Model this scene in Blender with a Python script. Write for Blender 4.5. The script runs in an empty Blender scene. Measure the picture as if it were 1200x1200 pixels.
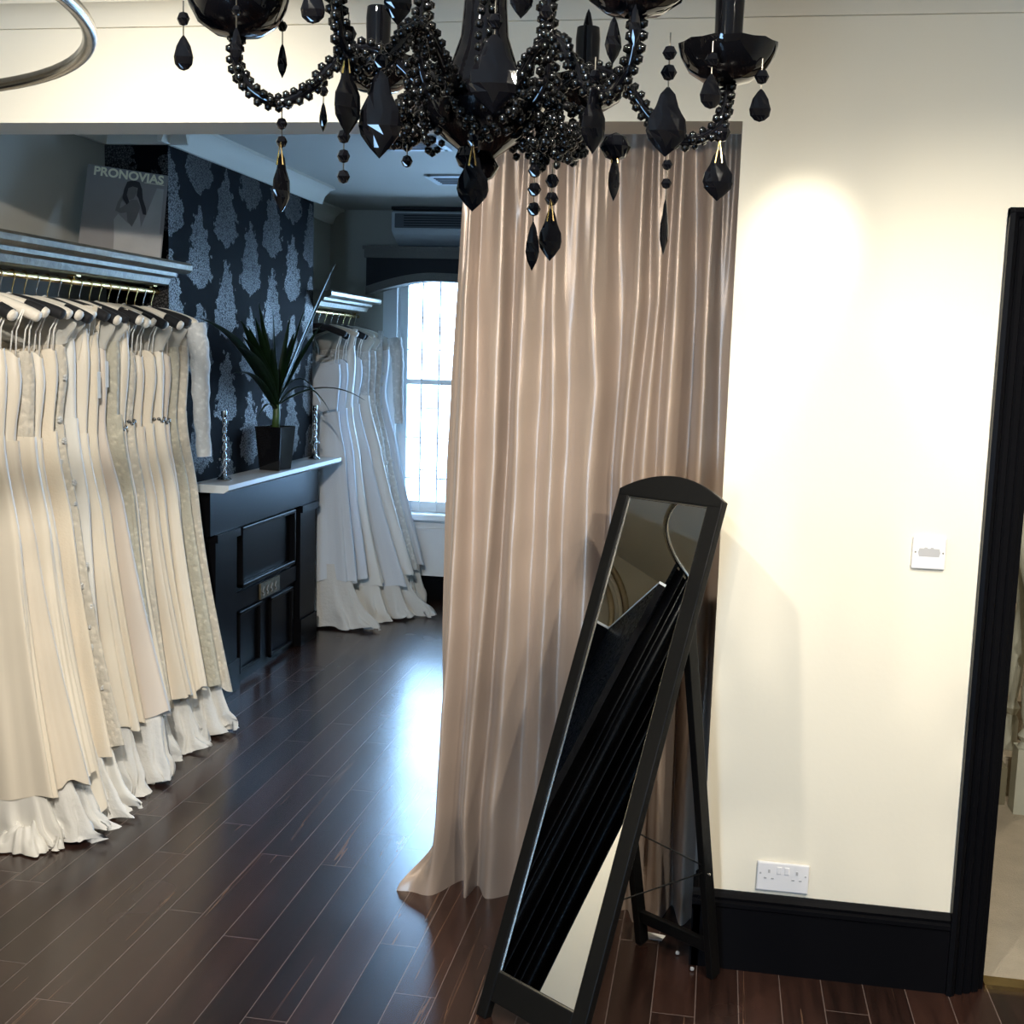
import bpy, bmesh, math, random
from mathutils import Vector, Matrix, noise
random.seed(7)
S = bpy.context.scene
COL = S.collection
PI = math.pi

# ------------------------------------------------------------------ materials
def mat(name, col, rough=.5, metal=0., spec=.5, coat=0., sheen=0., bump=0., bscale=50., trans=0., subs=0.,
        vary=0., vscale=8., aniso=0.):
    m = bpy.data.materials.new(name); m.use_nodes = True
    nt = m.node_tree; b = nt.nodes['Principled BSDF']
    b.inputs['Base Color'].default_value = (*col, 1)
    b.inputs['Roughness'].default_value = rough
    b.inputs['Metallic'].default_value = metal
    b.inputs['Specular IOR Level'].default_value = spec
    b.inputs['Coat Weight'].default_value = coat
    b.inputs['Coat Roughness'].default_value = .08
    b.inputs['Sheen Weight'].default_value = sheen
    b.inputs['Anisotropic'].default_value = aniso
    tc = nt.nodes.new('ShaderNodeTexCoord')
    if bump:
        n = nt.nodes.new('ShaderNodeTexNoise'); n.inputs['Scale'].default_value = bscale; n.inputs['Detail'].default_value = 5
        nt.links.new(tc.outputs['Object'], n.inputs['Vector'])
        bp = nt.nodes.new('ShaderNodeBump'); bp.inputs['Strength'].default_value = bump; bp.inputs['Distance'].default_value = .01
        nt.links.new(n.outputs['Fac'], bp.inputs['Height']); nt.links.new(bp.outputs['Normal'], b.inputs['Normal'])
    if vary:
        n = nt.nodes.new('ShaderNodeTexNoise'); n.inputs['Scale'].default_value = vscale; n.inputs['Detail'].default_value = 6
        nt.links.new(tc.outputs['Object'], n.inputs['Vector'])
        r = nt.nodes.new('ShaderNodeValToRGB')
        r.color_ramp.elements[0].position = .3; r.color_ramp.elements[1].position = .7
        r.color_ramp.elements[0].color = (*[c*(1-vary) for c in col], 1)
        r.color_ramp.elements[1].color = (*[min(1, c*(1+vary*.5)) for c in col], 1)
        nt.links.new(n.outputs['Fac'], r.inputs['Fac']); nt.links.new(r.outputs['Color'], b.inputs['Base Color'])
    return m

def N(nt, typ, **kw):
    n = nt.nodes.new(typ)
    for k, v in kw.items():
        if k.startswith('i_'):
            key = k[2:]; key = int(key) if key.isdigit() else key
            n.inputs[key].default_value = v
        else: setattr(n, k, v)
    return n
def M_(nt, op, a, b=None, c=None):
    n = nt.nodes.new('ShaderNodeMath'); n.operation = op
    for i, v in enumerate((a, b, c)):
        if v is None: continue
        if isinstance(v, (int, float)): n.inputs[i].default_value = v
        else: nt.links.new(v, n.inputs[i])
    return n.outputs[0]

def floor_material():
    m = bpy.data.materials.new('dark_oak_boards'); m.use_nodes = True
    nt = m.node_tree; b = nt.nodes['Principled BSDF']; L = nt.links.new
    tc = N(nt, 'ShaderNodeTexCoord'); sep = N(nt, 'ShaderNodeSeparateXYZ'); L(tc.outputs['Object'], sep.inputs[0])
    W = .1168
    u = M_(nt, 'DIVIDE', M_(nt, 'SUBTRACT', sep.outputs[0], .135), W)
    row = M_(nt, 'FLOOR', u); fu = M_(nt, 'FRACT', u)
    wn = N(nt, 'ShaderNodeTexWhiteNoise', noise_dimensions='1D'); L(row, wn.inputs['W'])
    v = M_(nt, 'ADD', M_(nt, 'DIVIDE', sep.outputs[1], 1.25), M_(nt, 'MULTIPLY', wn.outputs['Value'], 7.3))
    plank = M_(nt, 'FLOOR', v); fv = M_(nt, 'FRACT', v)
    pid = M_(nt, 'ADD', M_(nt, 'MULTIPLY', row, 17.13), M_(nt, 'MULTIPLY', plank, 3.71))
    wn2 = N(nt, 'ShaderNodeTexWhiteNoise', noise_dimensions='1D'); L(pid, wn2.inputs['W'])
    du = M_(nt, 'MULTIPLY', M_(nt, 'MINIMUM', fu, M_(nt, 'SUBTRACT', 1., fu)), W)
    dv = M_(nt, 'MULTIPLY', M_(nt, 'MINIMUM', fv, M_(nt, 'SUBTRACT', 1., fv)), 1.25)
    d = M_(nt, 'MINIMUM', du, dv)
    groove = M_(nt, 'LESS_THAN', d, .0014)
    # grain
    comb = N(nt, 'ShaderNodeCombineXYZ'); L(M_(nt, 'MULTIPLY', sep.outputs[0], 34.), comb.inputs[0])
    L(M_(nt, 'MULTIPLY', sep.outputs[1], 2.2), comb.inputs[1]); L(M_(nt, 'MULTIPLY', wn2.outputs['Value'], 40.), comb.inputs[2])
    g = N(nt, 'ShaderNodeTexNoise', i_Scale=1., i_Detail=6., i_Roughness=.65); L(comb.outputs[0], g.inputs['Vector'])
    comb2 = N(nt, 'ShaderNodeCombineXYZ'); L(M_(nt, 'MULTIPLY', sep.outputs[0], 22.), comb2.inputs[0])
    L(M_(nt, 'MULTIPLY', sep.outputs[1], .55), comb2.inputs[1]); L(M_(nt, 'MULTIPLY', wn2.outputs['Value'], 90.), comb2.inputs[2])
    wv = N(nt, 'ShaderNodeTexNoise', i_Scale=1., i_Detail=2., i_Distortion=1.6); L(comb2.outputs[0], wv.inputs['Vector'])
    rings = M_(nt, 'SINE', M_(nt, 'MULTIPLY', wv.outputs['Fac'], 75.))
    ringm = M_(nt, 'MULTIPLY', M_(nt, 'GREATER_THAN', rings, .70), M_(nt, 'GREATER_THAN', wv.outputs['Fac'], .66))
    ramp = N(nt, 'ShaderNodeValToRGB')
    e = ramp.color_ramp.elements
    e[0].position = .3; e[0].color = (.008, .0040, .0032, 1); e[1].position = .75; e[1].color = (.046, .0205, .0150, 1)
    L(M_(nt, 'ADD', M_(nt, 'MULTIPLY', g.outputs['Fac'], .75), M_(nt, 'MULTIPLY', wn2.outputs['Value'], .25)), ramp.inputs['Fac'])
    mix = N(nt, 'ShaderNodeMix', data_type='RGBA'); L(ringm, mix.inputs[0]); L(ramp.outputs[0], mix.inputs[6]); mix.inputs[7].default_value = (.105, .058, .036, 1)
    mix2 = N(nt, 'ShaderNodeMix', data_type='RGBA'); L(groove, mix2.inputs[0]); L(mix.outputs[2], mix2.inputs[6]); mix2.inputs[7].default_value = (.13, .098, .088, 1)
    L(mix2.outputs[2], b.inputs['Base Color'])
    n3 = N(nt, 'ShaderNodeTexNoise', i_Scale=2.5, i_Detail=2., i_Roughness=.5); L(tc.outputs['Object'], n3.inputs['Vector'])
    rr = N(nt, 'ShaderNodeMapRange', i_1=.3, i_2=.7, i_3=.235, i_4=.275); L(n3.outputs['Fac'], rr.inputs[0])
    L(rr.outputs[0], b.inputs['Roughness'])
    b.inputs['Specular IOR Level'].default_value = .62
    bp = N(nt, 'ShaderNodeBump', i_Strength=.05, i_Distance=.002)
    L(M_(nt, 'SUBTRACT', M_(nt, 'MULTIPLY', g.outputs['Fac'], .5), groove), bp.inputs['Height']); L(bp.outputs[0], b.inputs['Normal'])
    return m

def wallpaper_material():
    m = bpy.data.materials.new('damask_wallpaper'); m.use_nodes = True
    nt = m.node_tree; b = nt.nodes['Principled BSDF']; L = nt.links.new
    tc = N(nt, 'ShaderNodeTexCoord'); sep = N(nt, 'ShaderNodeSeparateXYZ'); L(tc.outputs['Object'], sep.inputs[0])
    y = M_(nt, 'ADD', sep.outputs[1], sep.outputs[0])
    cw, ch = .31, .44
    u = M_(nt, 'DIVIDE', y, cw); col = M_(nt, 'FLOOR', u)
    fu = M_(nt, 'SUBTRACT', M_(nt, 'FRACT', u), .5)
    v = M_(nt, 'ADD', M_(nt, 'DIVIDE', sep.outputs[2], ch), M_(nt, 'MULTIPLY', M_(nt, 'MODULO', M_(nt, 'ABSOLUTE', col), 2.), .5))
    fv = M_(nt, 'SUBTRACT', M_(nt, 'FRACT', v), .5)
    n = N(nt, 'ShaderNodeTexNoise', i_Scale=26., i_Detail=3.); L(tc.outputs['Object'], n.inputs['Vector'])
    jag = M_(nt, 'MULTIPLY', M_(nt, 'SUBTRACT', n.outputs['Fac'], .5), .62)
    # leaf-like medallion: half width shrinks towards the tip and the stalk
    t = M_(nt, 'ADD', fv, .46)
    up = M_(nt, 'MAXIMUM', M_(nt, 'SUBTRACT', 1., M_(nt, 'DIVIDE', M_(nt, 'ADD', fv, .44), .90)), 0.)
    lowc = M_(nt, 'MINIMUM', M_(nt, 'MAXIMUM', M_(nt, 'DIVIDE', M_(nt, 'ADD', fv, .44), .16), 0.), 1.)
    prof = M_(nt, 'MULTIPLY', M_(nt, 'MULTIPLY', M_(nt, 'POWER', up, .62), lowc), .55)
    inside = M_(nt, 'GREATER_THAN', M_(nt, 'ADD', prof, M_(nt, 'MULTIPLY', jag, M_(nt, 'GREATER_THAN', prof, .01))), M_(nt, 'ADD', M_(nt, 'ABSOLUTE', fu), .03))
    vor = N(nt, 'ShaderNodeTexVoronoi', feature='DISTANCE_TO_EDGE', i_Scale=85.); L(tc.outputs['Object'], vor.inputs['Vector'])
    big = N(nt, 'ShaderNodeTexNoise', i_Scale=2.3, i_Detail=2.); L(tc.outputs['Object'], big.inputs['Vector'])
    vein = M_(nt, 'MULTIPLY', M_(nt, 'GREATER_THAN', vor.outputs['Distance'], .12), M_(nt, 'MULTIPLY', big.outputs['Fac'], 1.7))
    fac = M_(nt, 'MULTIPLY', inside, M_(nt, 'ADD', M_(nt, 'MULTIPLY', vein, .75), .2))
    mix = N(nt, 'ShaderNodeMix', data_type='RGBA'); L(fac, mix.inputs[0]); mix.inputs[6].default_value = (.003, .0035, .005, 1); mix.inputs[7].default_value = (.105, .10, .097, 1)
    L(mix.outputs[2], b.inputs['Base Color'])
    b.inputs['Specular IOR Level'].default_value = .03
    L(M_(nt, 'MULTIPLY', fac, .85), b.inputs['Metallic'])
    L(M_(nt, 'SUBTRACT', .75, M_(nt, 'MULTIPLY', fac, .25)), b.inputs['Roughness'])
    bp = N(nt, 'ShaderNodeBump', i_Strength=.3, i_Distance=.003); L(fac, bp.inputs['Height']); L(bp.outputs[0], b.inputs['Normal'])
    return m

def damask_cloth_material():
    m = mat('black_damask_velvet', (.004, .004, .005), .55, spec=.10, sheen=.0)
    nt = m.node_tree; b = nt.nodes['Principled BSDF']; L = nt.links.new
    tc = N(nt, 'ShaderNodeTexCoord')
    n = N(nt, 'ShaderNodeTexNoise', i_Scale=5., i_Detail=1., i_Distortion=3.5); L(tc.outputs['Object'], n.inputs['Vector'])
    s = M_(nt, 'GREATER_THAN', M_(nt, 'SINE', M_(nt, 'MULTIPLY', n.outputs['Fac'], 55.)), .1)
    L(M_(nt, 'ADD', .35, M_(nt, 'MULTIPLY', s, .4)), b.inputs['Roughness'])
    return m

def satin(name, col, rough=.38, sheen=.25, bump=0., bscale=120.):
    return mat(name, col, rough, spec=.4, sheen=sheen, bump=bump, bscale=bscale)

def lace(name, col):
    m = mat(name, col, .8, spec=.2, sheen=.3)
    nt = m.node_tree; b = nt.nodes['Principled BSDF']; L = nt.links.new
    tc = N(nt, 'ShaderNodeTexCoord')
    v = N(nt, 'ShaderNodeTexVoronoi', feature='SMOOTH_F1', i_Scale=42.); L(tc.outputs['Object'], v.inputs['Vector'])
    n = N(nt, 'ShaderNodeTexNoise', i_Scale=70., i_Detail=4.); L(tc.outputs['Object'], n.inputs['Vector'])
    h = M_(nt, 'ADD', M_(nt, 'MULTIPLY', v.outputs['Distance'], 1.2), n.outputs['Fac'])
    r = N(nt, 'ShaderNodeValToRGB'); e = r.color_ramp.elements
    e[0].position = .45; e[0].color = (*[min(1, c*1.08) for c in col], 1); e[1].position = 1.05; e[1].color = (*[c*.78 for c in col], 1)
    L(h, r.inputs[0]); L(r.outputs[0], b.inputs['Base Color'])
    bp = N(nt, 'ShaderNodeBump', i_Strength=.7, i_Distance=.006); L(h, bp.inputs['Height']); L(bp.outputs[0], b.inputs['Normal'])
    return m

def sheer(name, col, alpha):
    m = mat(name, col, .8, spec=.2, sheen=.3)
    m.node_tree.nodes['Principled BSDF'].inputs['Alpha'].default_value = alpha
    return m

def pane_material():
    m = bpy.data.materials.new('window_glass'); m.use_nodes = True
    nt = m.node_tree; nt.nodes.clear()
    o = N(nt, 'ShaderNodeOutputMaterial'); t = N(nt, 'ShaderNodeBsdfTransparent'); g = N(nt, 'ShaderNodeBsdfGlossy', i_Roughness=.02)
    f = N(nt, 'ShaderNodeFresnel', i_IOR=1.4); mx = N(nt, 'ShaderNodeMixShader')
    nt.links.new(f.outputs[0], mx.inputs[0]); nt.links.new(t.outputs[0], mx.inputs[1]); nt.links.new(g.outputs[0], mx.inputs[2]); nt.links.new(mx.outputs[0], o.inputs[0])
    return m

MT = dict(
    wall=mat('cream_wall_paint', (.82, .755, .62), .55, spec=.3, bump=.04, bscale=60),
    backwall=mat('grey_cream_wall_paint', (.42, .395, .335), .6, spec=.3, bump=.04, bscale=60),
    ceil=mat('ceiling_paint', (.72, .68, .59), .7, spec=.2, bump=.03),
    ceil_shaded=mat('shaded_ceiling_paint', (.50, .48, .43), .7, spec=.2, bump=.03),  # darker copy of the ceiling paint, the back room's dimness put into the colour
    floor=floor_material(), paper=wallpaper_material(),
    black=mat('black_gloss_paint', (.004, .004, .005), .36, spec=.05, bump=.0, bscale=35),
    blackwood=mat('black_stained_wood', (.004, .004, .004), .38, spec=.22, bump=.06, bscale=45),
    white=mat('white_woodwork', (.80, .81, .80), .4, vary=.03),
    marble=mat('pale_mantel_stone', (.62, .62, .60), .22, vary=.08, vscale=5),
    plastic=mat('white_plastic', (.80, .78, .78), .35, vary=.02),
    greyplastic=mat('grey_plastic', (.45, .44, .44), .4, vary=.05),
    darkhole=mat('dark_slot', (.01, .01, .01), .8, vary=.1),
    brass=mat('aged_brass', (.72, .52, .22), .25, metal=1, vary=.15, vscale=30),
    chrome=mat('brushed_chrome', (.62, .58, .52), .22, metal=1, vary=.1, vscale=40),
    silver=mat('antique_silver', (.55, .55, .55), .18, metal=1, vary=.4, vscale=60),
    mirror=mat('mirror_glass', (.93, .93, .92), .0, metal=1, vary=.01),
    jet=mat('jet_black_crystal', (.003, .003, .004), .03, spec=.6, coat=.0, vary=.2),
    bead=mat('black_glass_bead', (.003, .003, .003), .14, spec=.55, vary=.2),
    wire=mat('clear_wire', (.55, .50, .42), .25, metal=1, vary=.1),
    curtain=mat('taupe_satin_curtain', (.41, .315, .25), .34, metal=.34, spec=.6, sheen=.10, bump=.05, bscale=160),
    damask=damask_cloth_material(),
    leaf=mat('dark_strap_leaf', (.007, .020, .007), .38, spec=.3, vary=.4, vscale=14),
    leafstem=mat('green_plant_stem', (.05, .09, .02), .45, vary=.4, vscale=30),
    soil=mat('dark_soil', (.02, .015, .01), .9, bump=.8, bscale=90),
    ivorypad=satin('ivory_padded_satin', (.80, .73, .62), .42, bump=.3, bscale=60),
    blackpad=mat('black_velvet_pad', (.006, .006, .008), .75, sheen=.05, bump=.1),
    ribbon=satin('white_ribbon', (.85, .82, .76), .4),
    tulle=satin('grey_white_tulle', (.66, .64, .60), .7, bump=.35, bscale=55),
    carpet=mat('beige_carpet', (.46, .40, .31), .95, bump=.6, bscale=180, vary=.12, vscale=9),
    olive=mat('olive_hall_paint', (.20, .18, .12), .7, vary=.1),
    newel=mat('pale_grey_green_paint', (.50, .51, .43), .45, vary=.06),
    ac=mat('dark_grey_plastic', (.10, .11, .12), .4, vary=.1),
    acwhite=mat('air_unit_white', (.55, .58, .60), .4, vary=.05),
    pelmet=mat('black_pelmet_fabric', (.008, .008, .010), .7, bump=.15, bscale=90),
    pelmettrim=mat('grey_braid', (.17, .155, .135), .75, bump=.5, bscale=120),
    shelf=mat('antique_gilt_moulding', (.15, .13, .09), .36, metal=.5, bump=.25, bscale=45, vary=.3, vscale=20),
    cover=mat('magazine_cover_grey', (.27, .25, .24), .45, vary=.12, vscale=3),
    coverdark=mat('printed_dark_grey', (.035, .032, .034), .45, vary=.2),
    coverpale=mat('printed_pale_grey', (.42, .40, .38), .45, vary=.12, vscale=9),
    coverskin=mat('printed_mid_grey', (.18, .165, .155), .45, vary=.15, vscale=9),
    gold=mat('gilt_lettering', (.95, .88, .66), .35, vary=.05),
    pages=mat('paper_edges', (.75, .72, .66), .8, vary=.05),
    gilt=mat('gilded_arch_moulding', (.52, .41, .25), .35, metal=.4, bump=.3, bscale=30, vary=.3),
    stone=mat('pale_render', (.62, .64, .66), .85, vary=.08, vscale=1.),
    slate=mat('slate_window', (.16, .22, .30), .3, vary=.2), pane=pane_material(),
)

# ------------------------------------------------------------------ mesh builder
class MB:
    def __init__(s): s.v = []; s.f = []
    def add(s, vs, fs):
        o = len(s.v); s.v += [tuple(p) for p in vs]; s.f += [tuple(i+o for i in f) for f in fs]; return s
    def box(s, x0, x1, y0, y1, z0, z1):
        vs = [(x, y, z) for z in (z0, z1) for y in (y0, y1) for x in (x0, x1)]
        return s.add(vs, [(0, 2, 3, 1), (4, 5, 7, 6), (0, 1, 5, 4), (2, 6, 7, 3), (0, 4, 6, 2), (1, 3, 7, 5)])
    def obox(s, c, u, v, w, a, b, d):          # oriented box: centre, axes, half sizes
        c, u, v, w = map(Vector, (c, u, v, w))
        vs = [c+u*(a*i)+v*(b*j)+w*(d*k) for k in (-1, 1) for j in (-1, 1) for i in (-1, 1)]
        return s.add(vs, [(0, 2, 3, 1), (4, 5, 7, 6), (0, 1, 5, 4), (2, 6, 7, 3), (0, 4, 6, 2), (1, 3, 7, 5)])
    def tube(s, pts, r, n=8, caps=True, closed=False):
        pts = [Vector(p) for p in pts]; m = len(pts)
        rs = r if isinstance(r, (list, tuple)) else [r]*m
        up = None; rings = []
        for i, p in enumerate(pts):
            if closed: t = pts[(i+1) % m]-pts[i-1]
            else: t = pts[min(i+1, m-1)]-pts[max(i-1, 0)]
            t.normalize()
            if up is None:
                up = Vector((0, 0, 1)) if abs(t.z) < .9 else Vector((1, 0, 0))
            a = (up-t*up.dot(t)).normalized(); b = t.cross(a); up = a
            rings.append([p+(a*math.cos(2*PI*k/n)+b*math.sin(2*PI*k/n))*rs[i] for k in range(n)])
        vs = [q for g in rings for q in g]; fs = []
        for i in range(m if closed else m-1):
            j = (i+1) % m
            for k in range(n):
                fs.append((i*n+k, i*n+(k+1) % n, j*n+(k+1) % n, j*n+k))
        if caps and not closed:
            fs += [tuple(range(n))[::-1], tuple((m-1)*n+k for k in range(n))]
        return s.add(vs, fs)
    def lathe(s, prof, c, n=20, ax=None):      # prof: (radius, height) pairs
        c = Vector(c); vs = []; fs = []
        for r, z in prof:
            for k in range(n):
                a = 2*PI*k/n; vs.append(c+Vector((r*math.cos(a), r*math.sin(a), z)))
        for i in range(len(prof)-1):
            for k in range(n):
                fs.append((i*n+k, i*n+(k+1) % n, (i+1)*n+(k+1) % n, (i+1)*n+k))
        fs += [tuple(range(n))[::-1], tuple((len(prof)-1)*n+k for k in range(n))]
        return s.add(vs, fs)
    def ball(s, c, r, sub=1, sz=1.):
        vs, fs = ICO[sub]
        c = Vector(c)
        return s.add([c+Vector((p.x*r, p.y*r, p.z*r*sz)) for p in vs], fs)
    def prism(s, outline, o, u, v, w, d):      # outline in (u,v) plane extruded along w by d
        o, u, v, w = map(Vector, (o, u, v, w)); n = len(outline)
        vs = [o+u*a+v*b for a, b in outline]+[o+u*a+v*b+w*d for a, b in outline]
        fs = [tuple(range(n))[::-1], tuple(range(n, 2*n))]+[(i, (i+1) % n, n+(i+1) % n, n+i) for i in range(n)]
        return s.add(vs, fs)
    def grid(s, rows, closed=False):
        m = len(rows); n = len(rows[0]); vs = [p for r in rows for p in r]; fs = []
        for i in range(m-1):
            for k in range(n if closed else n-1):
                k2 = (k+1) % n
                fs.append((i*n+k, i*n+k2, (i+1)*n+k2, (i+1)*n+k))
        return s.add(vs, fs)
    def build(s, name, m, parent=None, smooth=False, angle=None, thick=None):
        me = bpy.data.meshes.new(name)
        o = bpy.data.objects.new(name, me); COL.objects.link(o)
        org = Vector((0, 0, 0))
        if parent is not None:
            r = parent
            while r.parent: r = r.parent
            org = Vector(r.location); o.parent = parent
            if parent.parent is None and parent.type == 'MESH': org = Vector((0, 0, 0))
        me.from_pydata([Vector(p)-org for p in s.v], [], s.f); me.update()
        bm = bmesh.new(); bm.from_mesh(me); bmesh.ops.recalc_face_normals(bm, faces=bm.faces); bm.to_mesh(me); bm.free()
        me.materials.append(m)
        if smooth:
            for p in me.polygons: p.use_smooth = True
            if angle: me.set_sharp_from_angle(angle=math.radians(angle))
        if thick:
            md = o.modifiers.new('thickness', 'SOLIDIFY'); md.thickness = thick; md.offset = 0; md.use_rim = False
        return o
ICO = {}
for k in (1, 2):
    b_ = bmesh.new(); bmesh.ops.create_icosphere(b_, subdivisions=k, radius=1)
    ICO[k] = ([v.co.copy() for v in b_.verts], [tuple(v.index for v in f.verts) for f in b_.faces]); b_.free()

def thing(name, loc, label, cat, group=None):
    o = bpy.data.objects.new(name, None); o.empty_display_size = .05; COL.objects.link(o); o.location = loc
    o['label'] = label; o['category'] = cat
    if group: o['group'] = group
    return o
def tag(o, label, cat, group=None):
    o['label'] = label; o['category'] = cat
    if group: o['group'] = group
    return o
def struct(mb, name, m, parent=None, **kw):
    o = mb.build(name, m, parent, **kw)
    if parent is None: o['kind'] = 'structure'
    return o
def bevel(o, w=.004, seg=2):
    md = o.modifiers.new('bevel', 'BEVEL'); md.width = w; md.segments = seg; md.limit_method = 'ANGLE'; return o
def lerp(a, b, t): return a+(b-a)*t
def sstep(a, b, x):
    t = max(0., min(1., (x-a)/(b-a))); return t*t*(3-2*t)
def curve(pts, x):                              # piecewise smooth interpolation
    if x <= pts[0][0]: return pts[0][1]
    for (x0, y0), (x1, y1) in zip(pts, pts[1:]):
        if x <= x1:
            return lerp(y0, y1, sstep(0, 1, (x-x0)/(x1-x0)))
    return pts[-1][1]
def spline(P, n):                               # Catmull-Rom through points
    P = [Vector(p) for p in P]; out = []
    Q = [P[0]*2-P[1]]+P+[P[-1]*2-P[-2]]
    for i in range(1, len(Q)-2):
        for k in range(n):
            t = k/n; a, b, c, d = Q[i-1:i+3]
            out.append(.5*((2*b)+(c-a)*t+(2*a-5*b+4*c-d)*t*t+(3*b-a-3*c+d)*t**3))
    out.append(P[-1]); return out

# ------------------------------------------------------------------ room shell
H = 2.72
FW0, FW1 = 3.36, 3.545        # dividing wall, front and back face
BX, BY0, BY1 = -2.45, 5.07, 6.99   # chimney breast
AX = -2.75                    # alcove wall
WY = 8.2                      # window wall
struct(MB().box(-4.25, 2.4, -2.6, 3.44, -.1, 0).box(-4.25, .83, 3.44, 8.5, -.1, 0), 'floor', MT['floor'])
struct(MB().box(-4.25, 2.4, -2.6, 3.44, H, H+.1), 'ceiling', MT['ceil'])
struct(MB().box(-4.25, .83, 3.44, 8.5, H, H+.1), 'ceiling_back', MT['ceil_shaded'])
w = MB()
w.box(-4.07, AX, FW0, FW1, 0, H)             # left of the opening
w.box(AX, .02, FW0, FW1, 2.39, H)            # over the opening
w.box(.02, .72, FW0, FW1, 0, H)              # pier beside the door
w.box(.72, 1.76, FW0, FW1, 2.16, H)
w.box(1.76, 2.2, FW0, FW1, 0, H)
struct(w, 'wall_front', MT['wall'])
struct(MB().box(-4.25, -4.07, -2.6, FW1, 0, H), 'wall_left', MT['wall'])
struct(MB().box(2.2, 2.4, -2.6, FW1, 0, H), 'wall_right', MT['wall'])
gx0, gx1, gz0, gz1 = -1.55, -.75, .15, 2.1
struct(MB().box(-4.07, gx0, -2.6, -2.4, 0, H).box(gx1, 2.2, -2.6, -2.4, 0, H).box(gx0, gx1, -2.6, -2.4, 0, gz0).box(gx0, gx1, -2.6, -2.4, gz1, H), 'wall_near', MT['wall'])
d4 = MB().box(gx0, gx0+.07, -2.54, -2.48, gz0, gz1).box(gx1-.07, gx1, -2.54, -2.48, gz0, gz1).box(gx0+.07, gx1-.07, -2.54, -2.48, gz0, gz0+.1).box(gx0+.07, gx1-.07, -2.54, -2.48, gz1-.08, gz1)
dr2 = struct(d4, 'added_daylight_door', MT['black']); MB().box(gx0+.07, gx1-.07, -2.513, -2.507, gz0+.1, gz1-.08).build('pane', MT['pane'], dr2)  # unseen glazed opening added behind the camera to let in cool daylight
struct(MB().box(-4.07, -3.15, 2.0, 2.1, 0, H), 'wall_recess', MT['wall'])
# back room
struct(MB().box(AX-.2, AX, FW1, 8.5, 0, H), 'wall_alcove', MT['backwall'])
wx0, wx1, wz0, wz1 = -2.36, -.95, .60, 2.32
bw = MB().box(AX, wx0, WY, 8.5, 0, H).box(wx1, -.55, WY, 8.5, 0, H).box(.45, .83, WY, 8.5, 0, H).box(-.55, .45, WY, 8.5, 0, wz0).box(-.55, .45, WY, 8.5, wz1, H).box(wx0, wx1, WY, 8.5, 0, wz0).box(wx0, wx1, WY, 8.5, wz1, H)
struct(bw, 'wall_back', MT['backwall'])
struct(MB().box(.63, .83, FW1, WY, 0, H), 'wall_side', MT['backwall'])
struct(MB().box(AX, BX, BY0, BY1, 0, 2.62).box(AX, BX, BY0, BY1, 2.62, H), 'wall_chimney', MT['paper'])
# covings
def coving(outline_dir, p0, p1, sz=.065, h=.065):
    p0, p1 = Vector(p0), Vector(p1); d = (p1-p0); L = d.length; d.normalize(); n = Vector(outline_dir)
    out = [(0, 0), (0, -h), (sz*.18, -h), (sz*.35, -h*.55), (sz*.7, -h*.22), (sz, -h*.15), (sz, 0)]
    m = MB(); m.prism(out, p0, n, (0, 0, 1), d, L); return m
struct(coving((0, -1, 0), (-4.07, FW0, H), (2.2, FW0, H)), 'trim_1', MT['wall'], smooth=True, angle=50)
struct(coving((1, 0, 0), (BX, BY0-.1, H), (BX, BY1+.1, H), .1, .1), 'trim_2', MT['ceil'], smooth=True, angle=50)
struct(coving((1, 0, 0), (AX, FW1, H), (AX, BY0, H), .1, .1), 'trim_3', MT['ceil'], smooth=True, angle=50)
struct(coving((0, -1, 0), (BX+.1, BY0, H), (AX, BY0, H), .1, .1), 'trim_4', MT['ceil'], smooth=True, angle=50)
struct(coving((1, 0, 0), (AX, BY1, H), (AX, WY, H), .1, .1), 'trim_5', MT['ceil'], smooth=True, angle=50)
# baseboards
def skirting(name, p0, p1, n, h=.233, t=.02):
    p0, p1 = Vector(p0), Vector(p1); d = p1-p0; L = d.length; d.normalize()
    out = [(0, 0), (t, 0), (t, h*.80), (t*1.25, h*.82), (t*1.25, h*.87), (t*.8, h*.89), (t*.95, h*.93), (t*.5, h*.965), (t*.3, h), (0, h)]
    m = MB(); m.prism(out, p0, n, (0, 0, 1), d, L)
    return struct(m, name, MT['black'])
skirting('baseboard_right', (-.005, FW0, 0), (.715, FW0, 0), (0, -1, 0))
skirting('baseboard_jamb', (.02, FW0-.02, 0), (.02, FW1, 0), (-1, 0, 0), .215)
skirting('baseboard_back', (AX, WY, 0), (.63, WY, 0), (0, -1, 0), .175)
skirting('baseboard_left', (AX, FW1, 0), (AX, BY0, 0), (1, 0, 0), .2)
# door surround: moulded architrave, stepping back towards the opening
prof = [(0, .03), (0, -.03), (.012, -.034), (.022, -.026), (.028, -.012), (.034, -.016), (.046, -.014), (.05, -.002), (.056, -.006),
        (.070, -.002), (.074, .012), (.080, .008), (.094, .014), (.098, .030), (.112, .036), (.116, .185), (0, .185)]
x0 = .712
d1 = MB(); d1.prism([(a, b) for a, b in prof], (x0, FW0, 0), (1, 0, 0), (0, 1, 0), (0, 0, 1), 2.165)
dr = struct(d1, 'door_1', MT['black'])
d2 = MB()
for z in (2.06,):
    d2.prism([(a, b) for a, b in prof[:14]]+[(.098, .18), (0, .18)], (x0, FW0, 2.168), (0, 0, -1), (0, 1, 0), (1, 0, 0), 1.05)
d2.build('head_architrave', MT['black'], dr)
d3 = MB(); d3.prism([(a, b) for a, b in prof], (1.77, FW0, 0), (-1, 0, 0), (0, 1, 0), (0, 0, 1), 2.165); d3.build('side_architrave', MT['black'], dr)
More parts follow.
